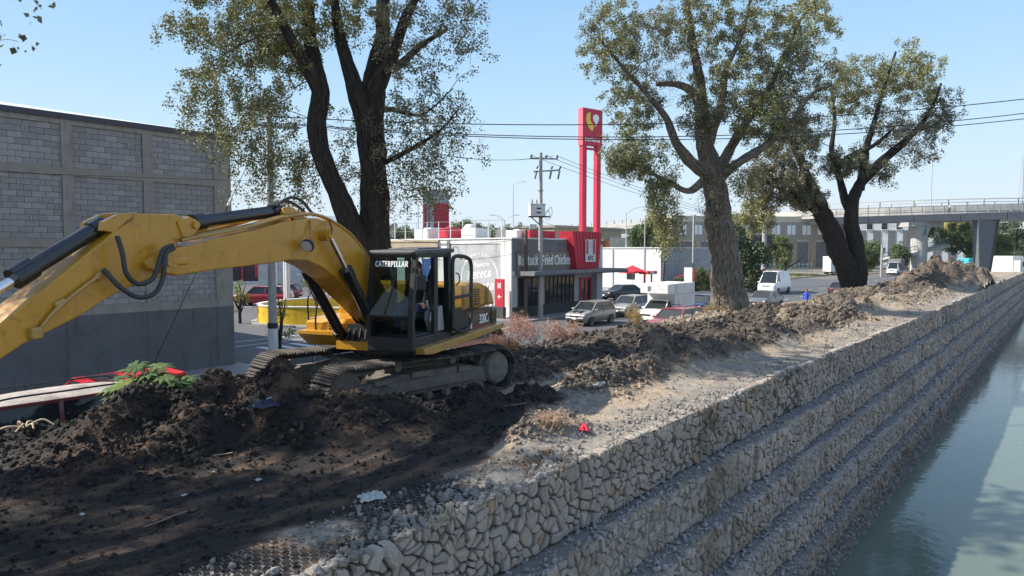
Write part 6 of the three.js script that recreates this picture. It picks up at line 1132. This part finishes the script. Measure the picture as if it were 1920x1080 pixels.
// ------------------------------------------------------------------ people
function standing(name, label, pos, turn, shirt, legs, res = 44, o = {}) {
  const h = [0, 0, 0], k = o.stride ?? .08, A = (s) => [[[0, 1.40, s * .19], [o.arm ?? .02, 1.12, s * .25], .052, .043, shirt], [[o.arm ?? .02, 1.12, s * .25], [(o.arm ?? .02) + .12, .9, s * .22], .04, .033, o.sleeve ? SKIN : shirt], [[(o.arm ?? .02) + .13, .88, s * .22], [(o.arm ?? .02) + .17, .8, s * .21], .032, .03, SKIN]];
  const bones = [[[0, .98, 0], [0, 1.2, 0], .14, .135, shirt], [[0, 1.2, 0], [0, 1.4, 0], .14, .13, shirt], [[0, 1.4, -.15], [0, 1.4, .15], .075, .075, shirt], [[0, 1.46, 0], [.01, 1.52, 0], .05, .05, SKIN], [[.02, 1.62, 0], [.02, 1.66, 0], .085, .088, SKIN], [[.06, 1.57, 0], [.07, 1.56, 0], .045, .04, SKIN], [[.11, 1.61, 0], [.12, 1.6, 0], .015, .014, SKIN], [[-.01, 1.69, 0], [0, 1.7, 0], .092, .088, o.hat ?? HAIR], ...A(-1), ...A(1)];
  for (const s of [-1, 1]) bones.push([[0, .95, s * .09], [s * k, .5, s * .1], .098, .066, legs], [[s * k, .5, s * .1], [s * k * 1.6 - .02, .1, s * .1], .064, .045, legs], [[s * k * 1.6 - .02, .05, s * .1], [s * k * 1.6 + .14, .04, s * .1], .045, .038, HAIR]);
  const m = mesh(name, figure(bones, res, .03), cloth); if (pos.isVector3) m.position.copy(pos); m.rotation.y = turn; return tag(m, label, 'person', 'people in the street');
}
standing('person', 'person in bright blue jacket at the roadside beyond the heaps', W(54.6, 15.75), TOWARD, [.03, .08, .52], [.02, .025, .04], 60);
standing('person', 'person in red shirt on the grassy traffic island', W(113, 37.5, .16), 2, [.5, .02, .04], [.02, .02, .025]);
standing('person', 'pedestrian in white top crossing left of the delivery van', W(112, 56), .5, [.6, .6, .6], [.02, .02, .03]);
standing('person', 'pedestrian in pink top near the thick white pole', W(118, 52), 3.6, [.55, .2, .22], [.05, .05, .08]);
standing('person', 'dark clothed pedestrian by the traffic island kerb', W(108, 43.5, .0), 4, [.03, .03, .035], [.02, .02, .02]);
standing('person', 'pedestrian in white shirt walking over the footbridge', V(78.8, 11.42, -123.6), 0, [.65, .55, .55], [.02, .02, .03]);
{ // red covered stall on the island
  const t = thing('market_cart', 'low cart with pink and red cover on the traffic island', 'cart', W(112, 39.5, .16), ROT + .6); mesh('cart_body', rbox(2.6, .7, 1.2, 0, .75, 0, .06), mat([.25, .05, .06], .8), t); mesh('cover', [rbox(2.9, .2, 1.5, .1, 1.5, 0, .08, 0, 0, .2)], mat([.6, .3, .32], .8), t); for (const x of [-.9, .9]) for (const z of [-.6, .6]) mesh('wheel', disc(.3, .08, x, .3, z, 'z', 14), M.rubber, t); for (const x of [-1.1, 1.2]) mesh('cover_post', rod([x, .9, 0], [x, 1.5, 0], .04), M.steel, t);
}
// ------------------------------------------------------------------ background greenery
const bg = 'background trees', GT = [[.085, .13, .035], [.13, .18, .05], [.055, .085, .03]];
for (const [label, x, d, h, w, seed, tone, o] of [
  ['dense green tree rising left of the shaggy trunk', 19.5, 98, 9.4, 8.5, 201, 0, {}], ['green tree close behind the shaggy trunk, right side', 26.2, 78, 8.4, 5.4, 202, 2, { low: .1 }], ['bushy tree behind the restaurant roof, left', -9.5, 118, 9.9, 13, 203, 0, { low: .2 }], ['bushy tree behind the restaurant roof, centre', -3.5, 122, 9.8, 13, 204, 1, { low: .2 }], ['bushy tree behind the restaurant roof, right', 3.0, 119, 8.8, 11, 205, 0, { low: .2 }],
  ['yellow green tree on the traffic island', 50.5, 126, 8.0, 9.5, 206, 1, { tones: [[.17, .18, .05], [.13, .16, .045], [.10, .13, .04]] }], ['broad green tree right of the thick pier', 112, 168, 12.5, 20, 207, 0, { low: .15, tones: [[.10, .15, .035], [.13, .18, .05], [.06, .09, .03]], blobs: 9 }], ['dark tree behind the slanted bridge leg', 133, 175, 13, 14, 208, 2, { low: .15 }],
  ['small tree below the white flats, left one', 72, 140, 7.2, 7, 209, 0, { low: .15 }], ['small tree below the white flats, right one', 82, 146, 6.4, 6, 210, 0, { low: .15 }], ['green shrub beside the clipped hedge and palm', 22.6, 80.5, 3.0, 3.2, 211, 1, { low: .05 }], ['leafy tree left of the sign tower', -21, 125, 9.4, 12, 212, 0, { low: .2 }],
]) bush('background_tree', label, V(x, 0, -d), h, w, tone, seed, { group: bg, ...o });
bush('street_sapling', 'slender sapling with yellow green leaves beside the boom pole', V(-9.8, 0, -28.6), 3.2, 1.3, 1, 231, { low: .35, blobs: 3, twigs: 3, tones: [[.24, .28, .05], [.17, .22, .05]], leafK: .9, group: 'saplings by the drive-through' });
bush('street_sapling', 'taller sapling with yellow leaves inside the curved yellow wall', V(-13.4, 0, -46.6), 4.2, 1.8, 1, 232, { low: .3, blobs: 4, twigs: 3, tones: [[.26, .28, .05], [.19, .22, .05]], leafK: .8, group: 'saplings by the drive-through' });
bush('street_sapling', 'small sapling before the dark storefront', V(-17.6, 0, -44.0), 3.2, 1.5, 1, 233, { low: .35, blobs: 3, twigs: 4, tones: [[.24, .28, .05]], group: 'saplings by the drive-through' });
{ // agave by the hedge
  const t = thing('agave_plant', 'spiky grey green agave beside the clipped hedge', 'plant', W(77.5, 36.6)); for (let k = 0; k < 18; k++) { const a = k * 2.4, e = .5 + .5 * (k % 4) / 3, q = new Buf(), L = 1.1, c = Math.cos(a), s = Math.sin(a), P = (u, v) => [c * u * L * Math.cos(e) - s * v, .3 + u * L * Math.sin(e), s * u * L * Math.cos(e) + c * v]; q.quad(P(0, -.06), P(0, .06), P(.5, .07), P(.5, -.07)); q.tri(P(.5, -.07), P(.5, .07), P(1, 0)); mesh('leaf', q.geo(), mat([.14, .19, .10], .6, { side: THREE.DoubleSide }), t); }
}
{ // castor bean at the edge of the berm: large palmate leaves
  const s0 = 5.1, l0 = 12.85, t = thing('castor_bean_plant', 'young castor bean plant with big star-shaped leaves at the berm edge', 'plant', W(s0, l0, bermAt(s0, l0)[0] - .03)); t.scale.setScalar(1.3); const r = rng(65);
  const lm = [[.05, .095, .025], [.075, .125, .03], [.13, .17, .035]].map((c) => mat(c, .9, { side: THREE.DoubleSide }));
  const leaf = (size) => { const b = new Buf(); for (let k = 0; k < 8; k++) { const a = (k - 3.5) * .66, L = size * (1 - .09 * Math.abs(k - 3.5)), w = .3 * size, d = [Math.sin(a), Math.cos(a)], n = [d[1], -d[0]], mid = .52 * L, P = (u, v, y) => [d[0] * u + n[0] * v, y, d[1] * u + n[1] * v]; b.tri([0, .02 * size, 0], P(mid, w * .5, -.02 * size), P(mid, 0, .03 * size)); b.tri([0, .02 * size, 0], P(mid, 0, .03 * size), P(mid, -w * .5, -.02 * size)); b.tri(P(mid, w * .5, -.02 * size), P(L, 0, -.16 * size), P(mid, 0, .03 * size)); b.tri(P(mid, 0, .03 * size), P(L, 0, -.16 * size), P(mid, -w * .5, -.02 * size)); } return b.geo(); };
  const stems = [[0, 0, 0], [.25, .03, .1], [-.2, .02, .05], [.42, .0, -.05]];
  stems.forEach(([x, y, z], i) => { const h = [.62, .5, .42, .34][i], top = V(x + .08, h, z); mesh('stem', tube([[x * .4, 0, z * .4], [x * .8, h * .5, z], [x + .08, h, z]], .014, 6), mat([.16, .15, .06], .8), t); for (let k = 0; k < 7; k++) { const a = k * 2.4 + i, ry = h * (.55 + .45 * k / 6), R = .2 * (1.1 - .5 * k / 6), p = V(x * (.5 + .5 * ry / h) + .08 + Math.cos(a) * R, ry + .05, z + Math.sin(a) * R); const m = mesh('leaf', leaf(.22 + .09 * r()), lm[k % 3 === 2 && i > 1 ? 2 : k % 2], t); m.position.copy(p); m.rotation.set(.45 * Math.sin(a) + .2 * r(), -a + 1.57, .4 * (r() - .5), 'YXZ'); } });
}
{ // dried pinkish weeds where the berm meets the road, and other dead brush
  const weed = (label, s, l, h, w, seed, tones, dens) => { const r = rng(seed), blobs = [], limbs = [[[0, -.05, 0, .015], [.03, h * .4, 0, .01], [0, h * .8, .02, .004]]]; for (let k = 0; k < 6; k++) { const a = k * 1.05; limbs.push([[0, 0, 0, .014], [Math.cos(a) * w * .2, h * .4, Math.sin(a) * w * .2, .008], [Math.cos(a) * w * .45, h * (.5 + .4 * r()), Math.sin(a) * w * .4, .004]]); } for (let k = 0; k < 5; k++) blobs.push([(r() - .5) * w * .7, h * (.3 + .4 * r()), (r() - .5) * w * .6, w * .3, h * .4, w * .3, 48, dens, 0, .2]); return tree('dry_weed', label, W(s, l, bermAt(s, l)[0] - .02), limbs, blobs, { seed, leaf: .028, twig: .55, bark: twigDry, twigMat: mat([.42, .25, .19], .95), leafTones: tones, clear: -1, noise: .05, spray: 5, group: 'dry weeds on the berm' }); };
  weed('pinkish dry bramble on the berm right of the counterweight', 16.3, 12.6, 1.0, 1.6, 401, [[.45, .24, .18], [.36, .20, .12]], 3); weed('tan dry bramble beside the pinkish one', 17.6, 12.5, .85, 1.4, 402, [[.46, .28, .20], [.38, .24, .14]], 3);
  weed('rust brown dry brush beside the sprocket', 14.4, 12.0, .6, 1.1, 403, [[.30, .15, .08], [.26, .12, .07]], 2); weed('yellowed weed on the berm before the silver hatchback', 22.6, 12.7, 1.0, .8, 404, [[.42, .32, .08], [.35, .24, .08]], 2); weed('dry twigs at the foot of the shaggy trunk', 30.6, 13.0, .6, 1.4, 405, [[.38, .28, .12], [.3, .22, .1]], 3);
  weed('straw and dead stems on the small gravel heap', 8.7, 6.45, .22, .8, 406, [[.42, .34, .22], [.36, .28, .18]], 1);
}
{ // straw and dead grass caught on the stone steps
  const r = rng(500), b = new Buf(); for (let k = 0; k < 520; k++) { const tier = r() < .45 ? 0 : r() < .5 ? 1 : 2, cl = Math.floor(r() * 9), s = [1.6, 3.1, 5.2, 6.0, 7.4, 8.9, 10.4, 12.6, 15.8][cl] + (r() - .5) * .5, [c, top] = TIERS[tier], y = top + (tier ? .02 : -.02 - .25 * r() * (cl % 2)), l = c - .05 + .12 * r(), L = .12 + .25 * r(), dx = (r() - .5) * L, dz = (r() - .2) * L * .5, dy = (r() - .45) * L * 1.4, w = .004; const p = W(s, l, y), q = [p.x + dx, p.y + dy, p.z + dz], m = [p.x + dx * .5 + .02, p.y + dy * .55 + .05, p.z + dz * .5]; b.quad([p.x - w, p.y, p.z], [p.x + w, p.y, p.z], [m[0] + w, m[1], m[2]], [m[0] - w, m[1], m[2]]); b.tri([m[0] - w, m[1], m[2]], [m[0] + w, m[1], m[2]], q); }
  const o = stuff(mesh('dry_grass', b.geo(), mat([.40, .33, .21], .95, { side: THREE.DoubleSide }))); tag(o, 'dry straw caught on the stone steps', 'grass'); delete o.userData.category;
  const g = new Buf(); for (let k = 0; k < 2600; k++) { const s = lerp(104, 138, r()), l = lerp(36.2, 46, r()), p = W(s, l, .16), h = .15 + .3 * r(), a = r() * 6.3; g.tri([p.x - .04 * Math.cos(a), p.y, p.z - .04 * Math.sin(a)], [p.x + .04 * Math.cos(a), p.y, p.z + .04 * Math.sin(a)], [p.x + (r() - .5) * .2, p.y + h, p.z]); }
  const q = stuff(mesh('island_grass', g.geo(), mat([.20, .20, .07], .9, { side: THREE.DoubleSide })));
}
// ------------------------------------------------------------------ litter and odds and ends on the berm
function scrap(seed, w, h, bump, n = 8) { const g = new THREE.PlaneGeometry(w, h, n, n), p = g.attributes.position; g.rotateX(-Math.PI / 2); for (let i = 0; i < p.count; i++) { const x = p.getX(i), z = p.getZ(i), e = Math.max(Math.abs(x) / w, Math.abs(z) / h) * 2; p.setXYZ(i, x * (1 + .2 * n2(x * 9 + seed, z * 9)), Math.max(.004, bump * (1 - e * .75) * (1 + .8 * n2(x * 14 + seed, z * 14)) + .012 * n2(x * 40, z * 40 + seed)), z * (1 + .2 * n2(z * 9, x * 9 + seed))); } g.computeVertexNormals(); return g; }
const onBerm = (s, l, dy = 0) => W(s, l, bermAt(s, l)[0] + dy);
{
  const put = (name, label, cat, s, l, geo, m, turn = 0, g) => { const o = mesh(name, geo, m); o.position.copy(onBerm(s, l, .015)); o.rotation.y = turn; return tag(o, label, cat, g); };
  put('plastic_bag', 'crumpled translucent white plastic bag on the netting near the crest', 'bag', 5.1, 6.35, scrap(3, .3, .24, .08, 12), mat([.55, .57, .52], .35, { transmission: .25, thickness: 0, side: THREE.DoubleSide }), .4);
  put('red_rag', 'small red rag lying near the gravel heap', 'rag', 9.1, 6.0, scrap(8, .17, .2, .09, 10), mat([.62, .03, .06], .8, { side: THREE.DoubleSide }), .2);
  put('flat_stone', 'flat pale slab of stone on the sandy strip', 'stone', 11.7, 7.35, at(rbox(.3, .05, .16, 0, .02, 0, .02), 0, 0, 0, 0, .3, .1), mat([.45, .43, .38], .9, { map: 'stone', rep: 2 }), .7);
  const wl = 'white scraps of paper and plastic'; const bits = [['white scrap nearest the left frame edge', 4.3, 8.6], ['pale flat scrap left of the muddy ruts', 3.7, 8.15], ['thin white strip in the dark soil', 4.55, 7.95], ['small white scrap beyond the ruts', 5.6, 8.9], ['white scrap below the dark heap', 5.0, 9.6], ['white scrap on the dark heap slope', 6.4, 9.7], ['white scrap halfway up the heap', 5.6, 10.3], ['tiny white scrap by the near track', 7.9, 9.4], ['white scrap at the lower left corner', 2.7, 8.4], ['white paper near the berm edge', 4.9, 12.3], ['white scrap beside the sandy strip', 10.9, 7.2]];
  bits.forEach(([label, s, l], i) => put('litter', label, 'litter', s, l, scrap(20 + i, .04 + .06 * ((i * 7) % 5) / 5, .025 + .02 * (i % 3), .02, 5), mat([.42, .41, .38], .85, { side: THREE.DoubleSide }), i * 1.3, wl));
  const st = 'broken sticks on the soil'; [['bent pale stick on the dark soil right of the track', 9.1, 7.5, .5, .3], ['straight dry stick on the gravel heap', 8.85, 6.5, .55, 1.2], ['short stick in the dark heap', 5.2, 9.9, .4, 2.0], ['pale stick before the heap', 4.6, 9.0, .35, .2], ['thin root on the sandy strip', 12.4, 6.9, .5, 2.6], ['stick low on the near soil', 3.2, 7.5, .45, .9]].forEach(([label, s, l, L, a]) => put('stick', label, 'stick', s, l, tube([[-L / 2, .01, 0], [-L * .1, .03, .03], [L * .2, .025, -.02], [L / 2, .06, .05]], .009, 6), twigDry, a, st));
  const root = thing('tree_root', 'pale torn tree root lying on the berm above the maroon estate', 'root', onBerm(3.3, 12.6, .05)); for (let k = 0; k < 6; k++) { const a = k * 1.1, L = .18 + .1 * (k % 3); mesh('root_branch', tube([[0, .03, 0], [Math.cos(a) * L * .6, .09 + .03 * (k % 2), Math.sin(a) * L * .6], [Math.cos(a + .3) * L, .03, Math.sin(a + .3) * L]], .016, 6), mat([.55, .42, .28], .9), root); }
  const bl = thing('torn_sack', 'dark blue torn plastic sack half buried in the dark heap', 'bag', onBerm(5.5, 9.35, .02), .6); mesh('sack_cloth', scrap(44, .4, .3, .11, 14), mat([.02, .025, .06], .5, { side: THREE.DoubleSide }), bl); mesh('sack_print', at(box(.09, .004, .03), .05, .13, .02, .15, .3, .1), mat([.35, .36, .4], .7), bl);
}
scene.fog = new THREE.FogExp2(new THREE.Color(.80, .88, .95), .00009);
renderer.render(scene, camera);
